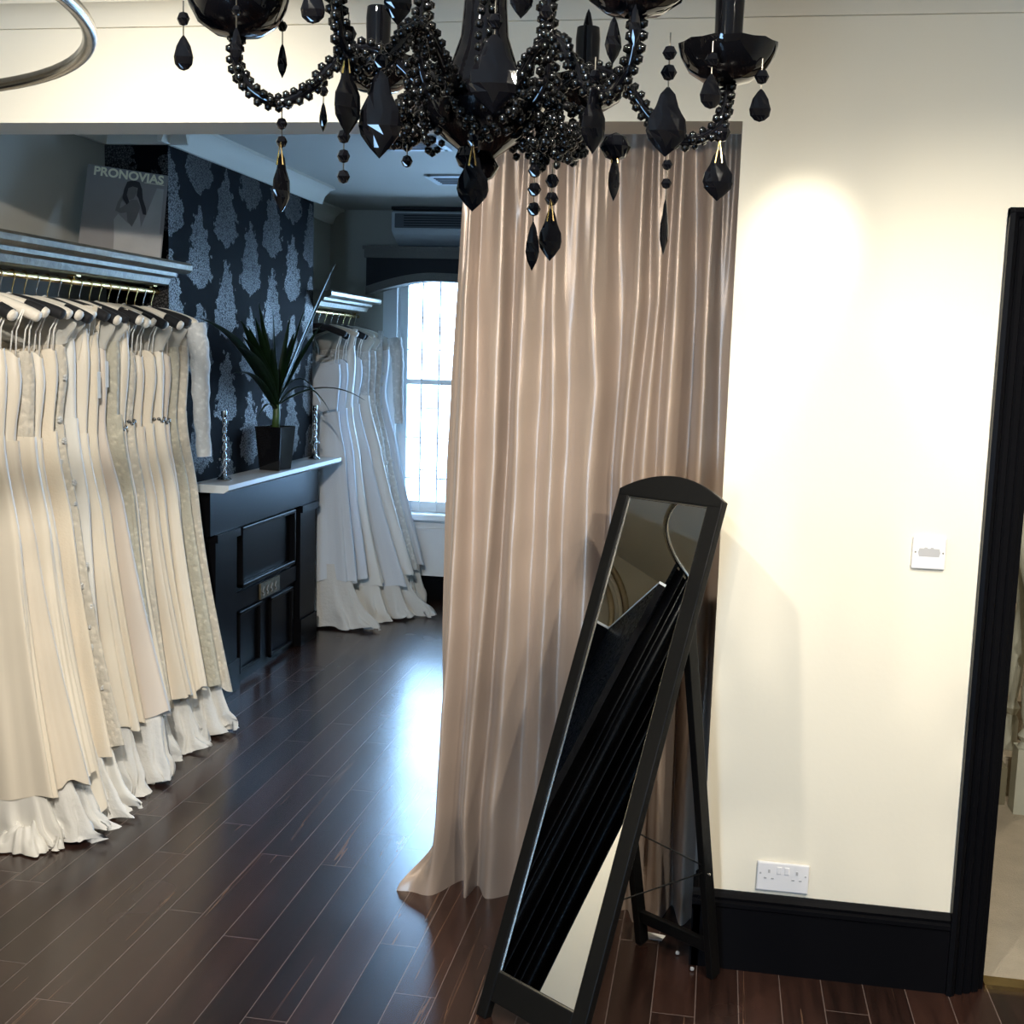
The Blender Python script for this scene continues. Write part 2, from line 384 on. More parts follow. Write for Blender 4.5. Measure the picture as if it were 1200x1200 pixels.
# hall behind the door
struct(MB().box(.83, 2.6, 3.44, 7.2, -.09, .004), 'floor_hall', MT['carpet'])
struct(MB().box(.83, 2.6, 7.0, 7.2, 0, H), 'wall_hall', MT['olive'])
struct(MB().box(2.4, 2.6, 3.545, 7.2, 0, H), 'wall_stair', MT['olive'])
struct(MB().box(.83, 2.6, 3.545, 7.2, H, H+.1), 'ceiling_hall', MT['ceil'])
tag(MB().box(.83, 1.66, 3.40, 3.452, .0, .012).build('threshold_strip', MT['brass']), 'brass threshold strip between the dark boards and the beige hall carpet', 'threshold')

# ------------------------------------------------------------------ window
wn = MB()
ww = .06; yy0, yy1 = 8.30, 8.36
wn.box(wx0+.10, wx0+.155, yy0, yy1, wz0, wz1).box(wx1-.155, wx1-.10, yy0, yy1, wz0, wz1)
wn.box(wx0+.10, wx1-.10, yy0, yy1, wz1-.05, wz1).box(wx0+.10, wx1-.10, yy0, yy1, wz0, wz0+.09)
win = struct(wn, 'window_1', MT['white'])
MB().box(wx0+.155, wx1-.155, yy0-.012, yy0+.03, 1.525, 1.562).build('meeting_rail', MT['white'], win)
MB().box(wx0+.155, wx1-.155, yy0+.028, yy0+.032, wz0+.09, 1.525).build('lower_pane', MT['pane'], win)
MB().box(wx0+.155, wx1-.155, yy0+.028, yy0+.032, 1.562, wz1-.05).build('upper_pane', MT['pane'], win)
m = MB()
for x in (-1.80, -1.36): m.box(x-.008, x+.008, yy0+.004, yy0+.027, wz0+.09, 1.525).box(x-.008, x+.008, yy0+.004, yy0+.027, 1.562, wz1-.05)
m.build('glazing_bar', MT['white'], win)
MB().box(wx0-.02, wx1+.02, 8.10, 8.30, wz0-.02, wz0+.02).build('window_sill', MT['white'], win)
m = MB().box(wx0+.0, wx1, WY-.012, WY, .17, wz0-.02)
m.box(wx0, wx1, WY-.03, WY-.012, wz0-.06, wz0-.045).box(wx0, wx1, WY-.025, WY-.012, .50, .515)
m.build('apron_panel', MT['white'], win)
MB().box(wx0, wx0+.10, 8.2, 8.34, wz0+.02, wz1).build('shutter_box', MT['white'], win)
MB().box(wx1-.10, wx1, 8.2, 8.34, wz0+.02, wz1).build('shutter_box', MT['white'], win)
wn = MB(); wn.box(-.55, -.47, yy0, yy1, wz0, wz1).box(.37, .45, yy0, yy1, wz0, wz1).box(-.47, .37, yy0, yy1, wz0, wz0+.09).box(-.47, .37, yy0, yy1, wz1-.05, wz1).box(-.47, .37, yy0-.01, yy1-.02, 1.525, 1.562)
win2 = struct(wn, 'added_daylight_window', MT['white']); MB().box(-.47, .37, yy0+.028, yy0+.032, wz0+.09, wz1-.05).build('pane', MT['pane'], win2)  # second window added unseen behind the curtain for more daylight
MB().box(-.57, .47, 8.10, 8.30, wz0-.02, wz0+.02).build('window_sill', MT['white'], win2)
# security grille in front of the sashes
gr = thing('window_grille', (-1.65, 8.27, .64), 'thin white security grille bars in front of the back window', 'grille')
xs = [-2.09, -1.965, -1.84, -1.715, -1.59, -1.465, -1.34, -1.215, -1.09]
for x in xs: MB().box(x-.005, x+.005, 8.262, 8.274, .62, 2.26).build('bar', MT['white'], gr)
m = MB()
for i, x in enumerate([-2.2]+xs[:-1]):
    x1 = xs[i]
    for z in ((1.77, 1.15, .86) if i % 2 == 0 else (1.99, 1.36, .92)): MB().box(x, x1, 8.263, 8.273, z-.004, z+.004).build('cross_bar', MT['white'], gr)
# facade across the street
bd = thing('building', (-4.5, 17, -4), 'pale rendered building across the street seen through the window', 'building')
MB().box(-14, 3, 17, 23, -4, 1.25).build('facade', MT['stone'], bd)
m = MB()
for k in range(9):
    for z in (-2.6, -.9): m.box(-12.5+1.7*k, -11.6+1.7*k, 16.95, 17.0, z, z+1.1)
m.build('window_rows', MT['slate'], bd)['kind'] = 'stuff'
MB().box(-14.1, 3.1, 16.8, 17.0, 1.05, 1.25).build('string_course', MT['white'], bd)

# pelmet over the window
pel = thing('pelmet', (-1.65, 8.1, 2.15), 'black fabric pelmet with arched grey braid edge above the back window', 'pelmet')
px0, px1 = -2.445, -.86; pc = (px0+px1)/2
def edge(x):
    t = abs(x-(-1.98))/.46
    return 2.235-.10*min(1, t)**1.7 if x < -1.98 else 2.235-.10*min(1, abs(x+1.98)/1.1)**1.7
n = 40; top = [(px0, 2.385), (px1, 2.385)]
lo = [(lerp(px1, px0, k/n), edge(lerp(px1, px0, k/n))+.055) for k in range(n+1)]
m = MB(); m.prism([(px0, 2.385)]+[(px1, 2.385)]+lo, (0, 8.06, 0), (1, 0, 0), (0, 0, 1), (0, 1, 0), .137); m.build('fabric_board', MT['pelmet'], pel)
up = [(lerp(px0, px1, k/n), edge(lerp(px0, px1, k/n))+.056) for k in range(n+1)]
dn = [(lerp(px1, px0, k/n), edge(lerp(px1, px0, k/n))) for k in range(n+1)]
m = MB(); m.prism(up+dn, (0, 8.05, 0), (1, 0, 0), (0, 0, 1), (0, 1, 0), .147); m.build('braid_edge', MT['pelmettrim'], pel)
m = MB(); m.box(px0-.01, px1+.01, 8.04, 8.197, 2.385, 2.44).box(px0-.02, px1+.02, 8.03, 8.197, 2.44, 2.462); m.build('cornice_strip', MT['pelmettrim'], pel)
# air conditioning unit
ac = thing('air_conditioner', (-1.65, 8.0, 2.5), 'wall mounted air conditioner with dark grille above the black pelmet', 'air conditioner')
bevel(MB().prism([(8.2, 2.69), (7.96, 2.69), (7.945, 2.68), (7.945, 2.56), (7.98, 2.535), (8.12, 2.475), (8.2, 2.475)], (-2.24, 0, 0), (0, 1, 0), (0, 0, 1), (1, 0, 0), 1.1).build('casing', MT['acwhite'], ac), .006)
bevel(MB().box(-2.215, -1.165, 7.935, 7.95, 2.575, 2.67).build('intake_grille', MT['ac'], ac), .004)
m = MB()
for k in range(5): m.box(-2.15, -1.2, 7.931, 7.937, 2.588+.016*k, 2.594+.016*k)
m.build('louvres', MT['darkhole'], ac)
MB().box(-2.24, -1.14, 7.942, 8.0, 2.695, 2.715).build('top_shadow_gap', MT['darkhole'], ac)  # dark strip standing in for the shadow gap above the casing
# ceiling grilles
def grille(cx, cy, label):
    g = thing('ceiling_vent', (cx, cy, H), label, 'vent', 'square vents in the back room ceiling')
    m = MB(); s = .15
    for a in (-1, 1): m.box(cx+a*s-.018, cx+a*s+.018, cy-s-.018, cy+s+.018, H-.012, H).box(cx-s, cx+s, cy+a*s-.018, cy+a*s+.018, H-.012, H)
    m.build('frame', MT['acwhite'], g)
    MB().box(cx-s, cx+s, cy-s, cy+s, H-.004, H-.001).build('opening', MT['darkhole'], g)
    m = MB()
    for k in range(6): m.box(cx-s, cx+s, cy-s+.05*k+.02, cy-s+.05*k+.03, H-.012, H-.003)
    m.build('slats', MT['ac'], g)
grille(-1.49, 5.58, 'square ceiling vent with white frame, nearer the dividing wall')
grille(-1.50, 6.72, 'dark square ceiling vent beside the top of the taupe curtain')

# ------------------------------------------------------------------ fireplace
fp = thing('fireplace_surround', (-2.36, 6.03, 0), 'black panelled fireplace surround with pale mantel shelf on the papered chimney breast', 'fireplace')
MX = -2.26
o = MB().prism([(BX, 1.062), (-2.285, 1.062), (-2.27, 1.072), (MX, 1.078), (MX, 1.1), (BX, 1.1)], (0, 5.286, 0), (1, 0, 0), (0, 0, 1), (0, 1, 0), 1.70).build('mantel_shelf', MT['marble'], fp)
fx = -2.385
MB().box(BX, fx, 5.36, 6.93, .84, 1.062).build('frieze', MT['black'], fp)
MB().box(BX, fx-.035, 5.40, 6.89, 0, .84).build('back_panel', MT['black'], fp)
for y0, y1 in ((5.42, 5.68), (6.62, 6.88)):
    p = MB().box(BX, fx, y0, y1, .0, .80).build('pilaster', MT['black'], fp)
    MB().box(BX, fx+.018, y0-.012, y1+.012, .80, .84).build('capital', MT['black'], p)
    MB().box(BX, fx+.012, y0-.01, y1+.01, 0, .16).build('plinth', MT['black'], p)
def panel(y0, y1, z0, z1, d=.02):
    m = MB(); xf = fx-.035; t = .022
    m.box(xf, xf+d, y0, y1, z1-t, z1).box(xf, xf+d, y0, y1, z0, z0+t).box(xf, xf+d, y0, y0+t, z0, z1).box(xf, xf+d, y1-t, y1, z0, z1)
    bevel(m.build('panel_moulding', MT['black'], fp), .005)
panel(5.76, 6.55, .51, .83, .035)
panel(5.76, 6.06, .05, .385); panel(6.20, 6.55, .03, .375)
MB().box(BX, fx-.015, 5.70, 6.60, .40, .49).build('middle_rail', MT['black'], fp)
pl = MB().box(fx-.015, fx-.004, 6.02, 6.30, .40, .485).build('vent_plate', mat('tarnished_brass', (.10, .085, .055), .6, spec=.15, vary=.4, vscale=40), fp)
for k in range(4): MB().tube([(fx-.002, 6.05+.06*k+.01*math.sin(t*2), .415+.012*t) for t in range(5)], .004, 5).build('scroll', mat('dull_pewter', (.22, .21, .20), .6, spec=.2, vary=.2), pl)

# ------------------------------------------------------------------ shelves and rails
def cornice_shelf(name, y0, y1, xf, z, label, group):
    s = thing(name, (AX, (y0+y1)/2, z-.09), label, 'shelf', group)
    m = MB(); out = [(AX, z-.035), (xf-.03, z-.035), (xf-.01, z-.03), (xf, z-.02), (xf, z), (xf-.012, z+.012), (xf-.03, z+.004), (AX, z+.004)]
    m.prism(out, (0, y0, 0), (1, 0, 0), (0, 0, 1), (0, 1, 0), y1-y0); m.build('moulded_board', MT['shelf'], s, smooth=True, angle=35)
    m = MB(); out = [(AX, z-.035), (xf-.045, z-.035), (xf-.05, z-.05), (xf-.075, z-.06), (xf-.085, z-.085), (xf-.10, z-.09), (AX, z-.09)]
    m.prism(out, (0, y0, 0), (1, 0, 0), (0, 0, 1), (0, 1, 0), min(y1, y1-.06)-y0); m.build('bed_moulding', MT['shelf'], s, smooth=True, angle=35)
    return s
cornice_shelf('wall_shelf', FW1+.01, BY0-.004, -2.335, 2.098, 'gilt moulded shelf on the left wall above the nearer row of gowns', None)
cornice_shelf('wall_shelf', BY1+.004, WY-.13, -2.335, 2.098, 'silvery moulded shelf in the far alcove beyond the chimney breast', None)
RX, RZ = -2.50, 1.982
def rail(y0, y1, ys, label):
    r = thing('clothes_rail', (RX, (y0+y1)/2, RZ), label, 'clothes rail')
    MB().tube([(RX, y0, RZ), (RX, y1, RZ)], .0125, 12).build('rail_bar', MT['brass'], r, smooth=True, angle=60)
    for y in ys:
        m = MB(); m.tube([(RX, y, RZ), (RX, y, 2.008)], .006, 8); m.box(RX-.02, RX+.02, y-.015, y+.015, 2.002, 2.008); m.build('bracket', MT['brass'], r)
rail(FW1+.015, BY0-.01, (3.66, 4.36, 5.0), 'brass clothes rail under the gilt shelf, holding the nearer gowns')
rail(BY1+.01, WY-.14, (7.05, 8.0), 'brass clothes rail in the far alcove, holding the bluish white gowns')

# ------------------------------------------------------------------ gowns and hangers
IV = {  # cloth colours
    'ivory': satin('ivory_satin', (.74, .66, .54), .42), 'champagne': satin('champagne_satin', (.68, .60, .49), .40),
    'cream': satin('cream_crepe', (.72, .63, .50), .6, bump=.15), 'white': satin('soft_white_satin', (.72, .69, .63), .45),
    'lace': lace('ivory_lace', (.72, .65, .54)), 'oldlace': lace('greyed_lace', (.60, .56, .45)), 'whitelace': lace('white_lace', (.74, .73, .70)),
    'chiffon': satin('white_chiffon', (.66, .69, .73), .75, bump=.12), 'blush': satin('blush_crepe', (.65, .565, .48), .55),
}
SHEER = sheer('sheer_tulle', (.72, .69, .62), .55)

def ring_pt(cx, cy, ap, am, b, th):
    c, s_ = math.cos(th), math.sin(th)
    x = (ap if c > 0 else am)*math.copysign(abs(c)**.8, c)
    return cx+x, cy+b*math.copysign(abs(s_)**.75, s_)

def skirt_rows(cx, cy, zt, zb, prof, rnd, folds, amp, n=72, rows=40, zwave=.02, lift=0., neck=None):
    """closed cloth tube; prof(t) -> (plus x, minus x, half depth)"""
    ph = [rnd.uniform(0, 6.28) for _ in range(6)]; out = []
    ks = [folds, folds*2-1, folds//2+1]
    for i in range(rows+1):
        t = i/rows; row = []
        ap, am, b = prof(t); A = amp*sstep(.18, 1., t)+.0012
        for k in range(n):
            th = 2*PI*k/n
            f = math.sin(ks[0]*th+ph[0]+.5*math.sin(2*t+ph[3]))*.6+math.sin(ks[1]*th+ph[1])*.25+math.sin(ks[2]*th+ph[2])*.4
            x, y = ring_pt(cx, cy, ap+A*f*1.3, am+A*f*.5, b+A*f*.75, th)
            ztop = zt+(neck(th) if neck else 0)
            zbot = zb+zwave*math.sin(3*th+ph[4])+zwave*.5*math.sin(7*th+ph[5])+lift*max(0, math.cos(th))
            row.append((x, y, lerp(ztop, zbot, t)))
        out.append(row)
    return out

def make_gown(cy, idx, st, rnd, side_label, group):
    """st: dict of the gown's look"""
    cx = RX+st.get('dx', 0)
    g = thing('wedding_dress', (cx, cy, st['hem']), st['label'], 'dress', group)
    zt = st['top']; zb = st['hem']; cloth = IV[st['cloth']]; bod = IV[st.get('bodice', st['cloth'])]
    L = zt-zb; thk = st.get('thk', .036); zw = zt-.30
    bw_ = st.get('bust', .165)
    if st['neck'] == 'v': neck = lambda th: .10*abs(math.cos(th))**1.3
    elif st['neck'] == 'sweet': neck = lambda th: .025*math.sin(2*th)**2-.01
    elif st['neck'] == 'high': neck = lambda th: .03*abs(math.cos(th))
    else: neck = lambda th: .004*math.sin(9*th)
    def pb(t):
        a = curve([(0, bw_*.96), (.25, bw_), (1, bw_*st.get('waist', .8))], t)
        return a, min(a, .2), curve([(0, thk*.9), (.3, thk*1.1), (1, thk*.8)], t)
    rows = skirt_rows(cx, cy, zt, zw, pb, rnd, 5, .004, n=56, rows=14, zwave=.006, neck=neck)
    MB().grid(rows, True).build('bodice', bod, g, smooth=True)
    fl = st.get('flare', .30); wv = (st.get('waist', .8)-.02)*bw_
    def ps(t):
        p = st.get('pow', 1.5)
        ap = wv+.012+(fl-wv)*t**p+.035*sstep(0, .3, t)
        am = min(wv+.012+.09*t, AX*-1+cx-.015)
        return ap, am, thk*.85+(st.get('bthk', .062)-thk*.85)*t
    rows = skirt_rows(cx, cy, zw+.01, zb, ps, rnd, st.get('folds', 9), st.get('amp', .016), n=96, rows=44, zwave=st.get('zw', .015), lift=st.get('lift', .03))
    MB().grid(rows, True).build('skirt', cloth, g, smooth=True)
    # lining / underskirt reaching the floor
    un = st.get('under')
    if un:
        z0 = zb+.12
        def pu(t):
            ts = min(1., (zw-lerp(z0, .012, t))/(zw-zb)); ap, am, b = ps(ts)
            e = st.get('uspread', .05)
            return ap-.034+(.012+e)*t**2.2, am-.02, b*.82+.012*t**2
        rows = skirt_rows(cx, cy, z0, .012, pu, rnd, st.get('ufolds', 13), .024, n=110, rows=24, zwave=.008)
        # crumple the last stretch on the boards
        for i, r in enumerate(rows[-8:]):
            for k, p in enumerate(r):
                q = i/7; w = math.sin(k*.9+i*.5+idx)*.007*q+math.sin(k*.37+i*.4+idx*2)*.016*q
                r[k] = (p[0]+w*1.2, p[1]+w*.6, max(.006, p[2]+1.3*w*(1-q*.6)+.004*q))
        MB().grid(rows, True).build('underskirt', IV[un] if un in IV else MT['tulle'], g, smooth=True)
    if st.get('train'):
        tx, ty, th_ = st['train']; c = (cx+tx, cy+ty); rows = []; n = 84
        for i in range(25):
            r = .02+.98*i/24; row = []
            for k in range(n):
                a = 2*PI*k/n; rr = r*(1+.16*math.sin(5*a+idx)+.10*math.sin(11*a+2*idx)+.05*math.sin(19*a))
                x, y = c[0]+.115*rr*math.cos(a), c[1]+.075*rr*math.sin(a)
                nz = noise.turbulence(Vector((x*11, y*13, idx*3.1)), 3, False)
                z = .72*th_*(max(0, 1-r**2.2))**.6*(.55+.55*nz)+.012*(1-r)*math.sin(9*a+r*14)+.006
                row.append((x, y, max(.004, z)))
            rows.append(row)
        MB().grid(rows, True).build('train', cloth if st.get('under') is None else IV['white'], g, smooth=True)
    # ribbon loops, straps or sleeves
    zh = 1.862
    if st['hang'] == 'loops':
        for sx in (1, -1):
            m = MB(); xa = cx+sx*(bw_*.80)
            for o in (-.011, .011):
                m.tube([(xa+o, cy+.004, zt-.015), (xa+o*.7+sx*.012, cy, (zt+zh)/2), (cx+sx*.175+o*.25, cy, zh+.012-.02)], .0028, 6)
            m.build('ribbon_loop', MT['ribbon'], g, smooth=True)
    elif st['hang'] == 'straps':
        for sx in (1, -1):
            m = MB(); xa = cx+sx*bw_*.72
            for dy in (-.02, .02):
                m.obox((xa+sx*.02, cy+dy, (zt+zh)/2+.004), (1, 0, 0), (0, 1, 0), (sx*.16, -dy*3, 1), .016, .0016, (zh-zt)/2+.02)
            m.build('shoulder_strap', bod, g)
    elif st['hang'] == 'sheer':
        def pn(t): return curve([(0, .20), (1, bw_)], t), curve([(0, .20), (1, bw_)], t), curve([(0, .016), (1, thk)], t)
        rows = skirt_rows(cx, cy, zh-.012, zt+.0, pn, rnd, 4, .003, n=48, rows=10, zwave=.004, neck=lambda th: .022-.055*abs(math.cos(th))**2)
        MB().grid(rows, True).build('sheer_yoke', SHEER, g, smooth=True)
    if st.get('sleeve'):
        m = MB(); pts = [(cx+.205, cy+.0, zh-.02), (cx+.232, cy-.005, zh-.16), (cx+.240, cy-.01, zh-.36), (cx+.255, cy-.012, zh-.60)]
        m.tube(spline(pts, 5), [lerp(.048, .030, k/15)+.003*math.sin(k*2.3) for k in range(16)], 14, caps=False)
        m.build('sleeve', IV['whitelace'], g, smooth=True, thick=.002)
    if st.get('tagged'):
        MB().obox((cx+bw_+.012, cy-.02, zt-.10), (0, 1, 0), (1, 0, 0), (0, 0, 1), .012, .001, .05).build('paper_tag', MT['pages'], g)
    if st.get('belt'):
        m = MB()
        for k in range(26):
            th = 2*PI*k/26; a, a2, b = pb(.98)
            x, y = ring_pt(cx, cy, a+.006, a2+.006, b+.006, th); m.ball((x, y, zw+.012+.006*math.sin(k*2.2)), .009, 1)
        m.build('beaded_belt', MT['silver'], g, smooth=True)
    if st.get('flowers'):
        for k in range(16):
            z = zt-.12-(L-.30)*k/16; th = rnd.uniform(-.8, .4); t = (zw-z)/(zw-zb)
            a, a2, b = ps(t) if t > 0 else pb(min(1, (zt-z)/(zt-zw)))
            x, y = ring_pt(cx, cy, a+.006, a2, b+.006, th); q = rnd.uniform(.006, .011); fm = MB()
            for p in range(5): fm.ball((x+.002, y+q*.8*math.cos(p*1.257), z+q*.8*math.sin(p*1.257)), q*.62, 1)
            fm.ball((x+.004, y, z), q*.45, 1); fm.build('fabric_flower', IV['whitelace'], g, smooth=True)
    return g

def make_hanger(cy, kind, label, group, tilt=0.):
    cx = RX
    h = thing('clothes_hanger', (cx, cy, 1.90), label, 'hanger', group)
    m = MB(); r = .0165
    pts = [(cx+.022*math.cos(a)-.0, cy, RZ+.0005+.0155*math.sin(a)) for a in [PI*1.12-.26*k for k in range(14)]]
    pts = [(cx+.0150*math.cos(a), cy, RZ+.0150*math.sin(a)) for a in [PI*1.02-.22*k for k in range(17)]]
    pts += [(cx+.006, cy, RZ-.03), (cx, cy, RZ-.05), (cx, cy, 1.895)]
    m.tube(pts, .0022, 6); m.build('hook', MT['brass'] if kind != 'black' else MT['chrome'], h, smooth=True)
    body = MT['ivorypad'] if kind != 'black' else MT['blackpad']
    hr = random.Random(int(cy*1000)); ln = hr.uniform(.86, 1.04); dr_ = hr.uniform(-.014, .010)
    for s in (1, -1):
        P = [(cx-s*.006, cy, 1.895), (cx+s*.06*ln, cy+s*tilt*.25, 1.893), (cx+s*.13*ln, cy+s*tilt*.6, 1.872+s*dr_*.5), (cx+s*.20*ln, cy+s*tilt, 1.846+s*dr_), (cx+s*.222*ln, cy+s*tilt*1.1, 1.834+s*dr_)]
        q = spline(P, 5); n = len(q)
        m = MB(); m.tube(q, [curve([(0, .012), (.2, .017), (.7, .021), (.93, .020), (1, .008)], k/(n-1)) for k in range(n)], 12); m.build('padded_arm', body, h, smooth=True)
        if kind == 'tipped':
            q2 = q[int(n*hr.uniform(.50, .62)):int(n*.84)]; m = MB(); m.tube(q2, .0225, 12); m.build('black_band', MT['blackpad'], h, smooth=True)
    if kind == 'ivory':
        MB().ball((cx, cy-.018, 1.91), .012, 1, .8).build('bow', MT['ribbon'], h, smooth=True)
    return h

NTH = ['first', 'second', 'third', 'fourth', 'fifth', 'sixth', 'seventh', 'eighth', 'ninth', 'tenth', 'eleventh', 'twelfth', 'thirteenth',
       'fourteenth', 'fifteenth', 'sixteenth', 'seventeenth', 'eighteenth', 'nineteenth', 'twentieth']
def st(look, cloth, neck, hang, top, hem, flare, **k):
    d = dict(look=look, cloth=cloth, neck=neck, hang=hang, top=top, hem=hem, flare=flare); d.update(k); return d
LEFT = [
    st('cream strapless satin gown', 'ivory', 'str', 'loops', 1.72, .16, .27, train=(.20, -.01, .20), under='white', uspread=.04),
    st('champagne satin gown with wide skirt', 'champagne', 'sweet', 'loops', 1.70, .17, .28, train=(.21, .0, .19), under='tulle', uspread=.06),
    st('ivory strapless gown with lace edged top', 'ivory', 'str', 'loops', 1.71, .20, .29, train=(.22, .01, .17), under='tulle', uspread=.08, bodice='lace'),
    st('cream satin gown with a long train', 'ivory', 'sweet', 'loops', 1.70, .035, .30, train=(.23, .02, .10), folds=6, amp=.014),
    st('ivory crepe gown on ribbon loops', 'cream', 'str', 'loops', 1.72, .22, .27, under='tulle', uspread=.10),
    st('lace gown trimmed with fabric flowers', 'lace', 'sweet', 'sheer', 1.74, .22, .30, train=(.23, .01, .15), under='white', uspread=.08, flowers=True),
    st('cool white plain satin gown', 'white', 'high', 'sheer', 1.76, .25, .25, under='tulle', uspread=.06, folds=5, amp=.010),
    st('ivory halter gown with deep V neck', 'ivory', 'v', 'straps', 1.70, .24, .30, train=(.22, .01, .16), under='tulle', uspread=.05),
    st('cream halter gown with folded V neck', 'cream', 'v', 'straps', 1.69, .23, .28, tagged=True),
    st('blush crepe gown with a paper tag', 'blush', 'sweet', 'sheer', 1.73, .26, .34, train=(.22, .0, .17), under='tulle', uspread=.02, folds=5, amp=.012, tagged=True),
    st('greyed lace gown with fine vertical pleats', 'oldlace', 'high', 'sheer', 1.76, .25, .28, folds=14, under='tulle'),
    st('ivory V neck gown with ruched waist', 'ivory', 'v', 'straps', 1.70, .24, .27, folds=11, belt=True),
    st('lace gown with beaded belt', 'lace', 'sweet', 'loops', 1.72, .23, .27, belt=True, under='tulle'),
    st('champagne gown with narrow pleated skirt', 'champagne', 'str', 'loops', 1.70, .22, .28, folds=15, amp=.018),
    st('cream crepe gown with draped bodice', 'cream', 'sweet', 'loops', 1.71, .21, .28, folds=10, under='tulle'),
    st('ivory gown with jewelled waist', 'ivory', 'str', 'sheer', 1.72, .22, .28, folds=12, belt=True),
    st('blush satin gown with crystal brooch belt', 'blush', 'sweet', 'loops', 1.71, .21, .27, folds=12, belt=True, under='tulle'),
    st('greyed lace gown with sheer yoke', 'oldlace', 'high', 'sheer', 1.74, .20, .28, folds=11, amp=.018, under='tulle'),
    st('sheer necked lace gown with long sleeve', 'lace', 'high', 'sheer', 1.75, .20, .31, folds=10, amp=.018, sleeve=True, under='tulle', bust=.175),
]
rnd = random.Random(3)
y = 3.64; dyl = (5.0-3.64)/(len(LEFT)-1)
for i, d in enumerate(LEFT):
    d['label'] = '%s, %s from the camera on the near rail' % (d['look'], NTH[i])
    d['thk'] = .030; d['bthk'] = .030; d['bust'] = d.get('bust', .16)
    cy = y+dyl*i
    if i in (1, 3, 9, 13): d['bthk'] = .058; d['flare'] += .035
    d['waist'] = rnd.uniform(.84, 1.0); d['dx'] = rnd.uniform(-.012, .012); d['flare'] += rnd.uniform(-.02, .02)
    d['pow'] = rnd.uniform(1.3, 1.9); d['lift'] = rnd.uniform(0, .05); d['zw'] = rnd.uniform(.008, .02)
    make_gown(cy, i, d, rnd, 'near', 'wedding gowns on the near rail')
    kind = ['tipped', 'ivory', 'tipped', 'black', 'ivory', 'tipped', 'black', 'ivory', 'black', 'tipped', 'black'][i % 11]
    look = {'tipped': 'ivory padded hanger banded in black', 'ivory': 'ivory padded hanger with bow', 'black': 'black padded hanger'}[kind]
    make_hanger(cy, kind, '%s, %s from the camera on the near rail' % (look, NTH[i]), 'padded hangers on the near rail', rnd.uniform(-.028, .028))
RIGHT = [
    st('greyish strapless gown with pleated hem', 'chiffon', 'str', 'loops', 1.665, .30, .24, under='tulle', uspread=.16, folds=10, bodice='chiffon'),
    st('white chiffon gown on ribbon loops', 'chiffon', 'sweet', 'loops', 1.68, .30, .26, folds=8),
    st('white satin gown with a long smooth skirt', 'white', 'v', 'straps', 1.68, .24, .33, folds=6, under='white', uspread=.05),
    st('bluish white tulle gown with wide hem', 'chiffon', 'sweet', 'loops', 1.70, .22, .42, folds=9, under='tulle', uspread=.06),
    st('white lace topped gown with spread train', 'white', 'high', 'sheer', 1.75, .26, .42, folds=7, bodice='whitelace', under='tulle', uspread=.20),
    st('fitted white lace gown with frilled shoulder', 'whitelace', 'sweet', 'sheer', 1.76, .20, .36, folds=8, flowers=True),
    st('lace gown scattered with silver flowers', 'whitelace', 'v', 'straps', 1.72, .25, .38, folds=9, flowers=True, under='tulle'),
    st('white gown with loose long sleeve nearest the window', 'chiffon', 'high', 'sheer', 1.76, .28, .40, folds=8, sleeve=True, under='tulle'),
]
for i, d in enumerate(RIGHT):
    cy = 7.11+(7.98-7.11)*i/(len(RIGHT)-1)
    d['label'] = '%s, %s along the far rail' % (d['look'], NTH[i])
    d['thk'] = .045; d['bthk'] = .046; d['amp'] = .020; d['pow'] = rnd.uniform(1.3, 1.8); d['bust'] = .17
    d['dx'] = .02+.06*i/7; d['lift'] = .02; d['waist'] = rnd.uniform(.82, .98)
    make_gown(cy, 40+i, d, rnd, 'far', 'wedding gowns on the far rail')
    kind = 'black' if i in (0, 1, 3, 4, 7) else 'ivory'
    make_hanger(cy, kind, '%s, %s along the far rail' % ('black padded hanger' if kind == 'black' else 'white padded hanger', NTH[i]), 'padded hangers on the far rail')

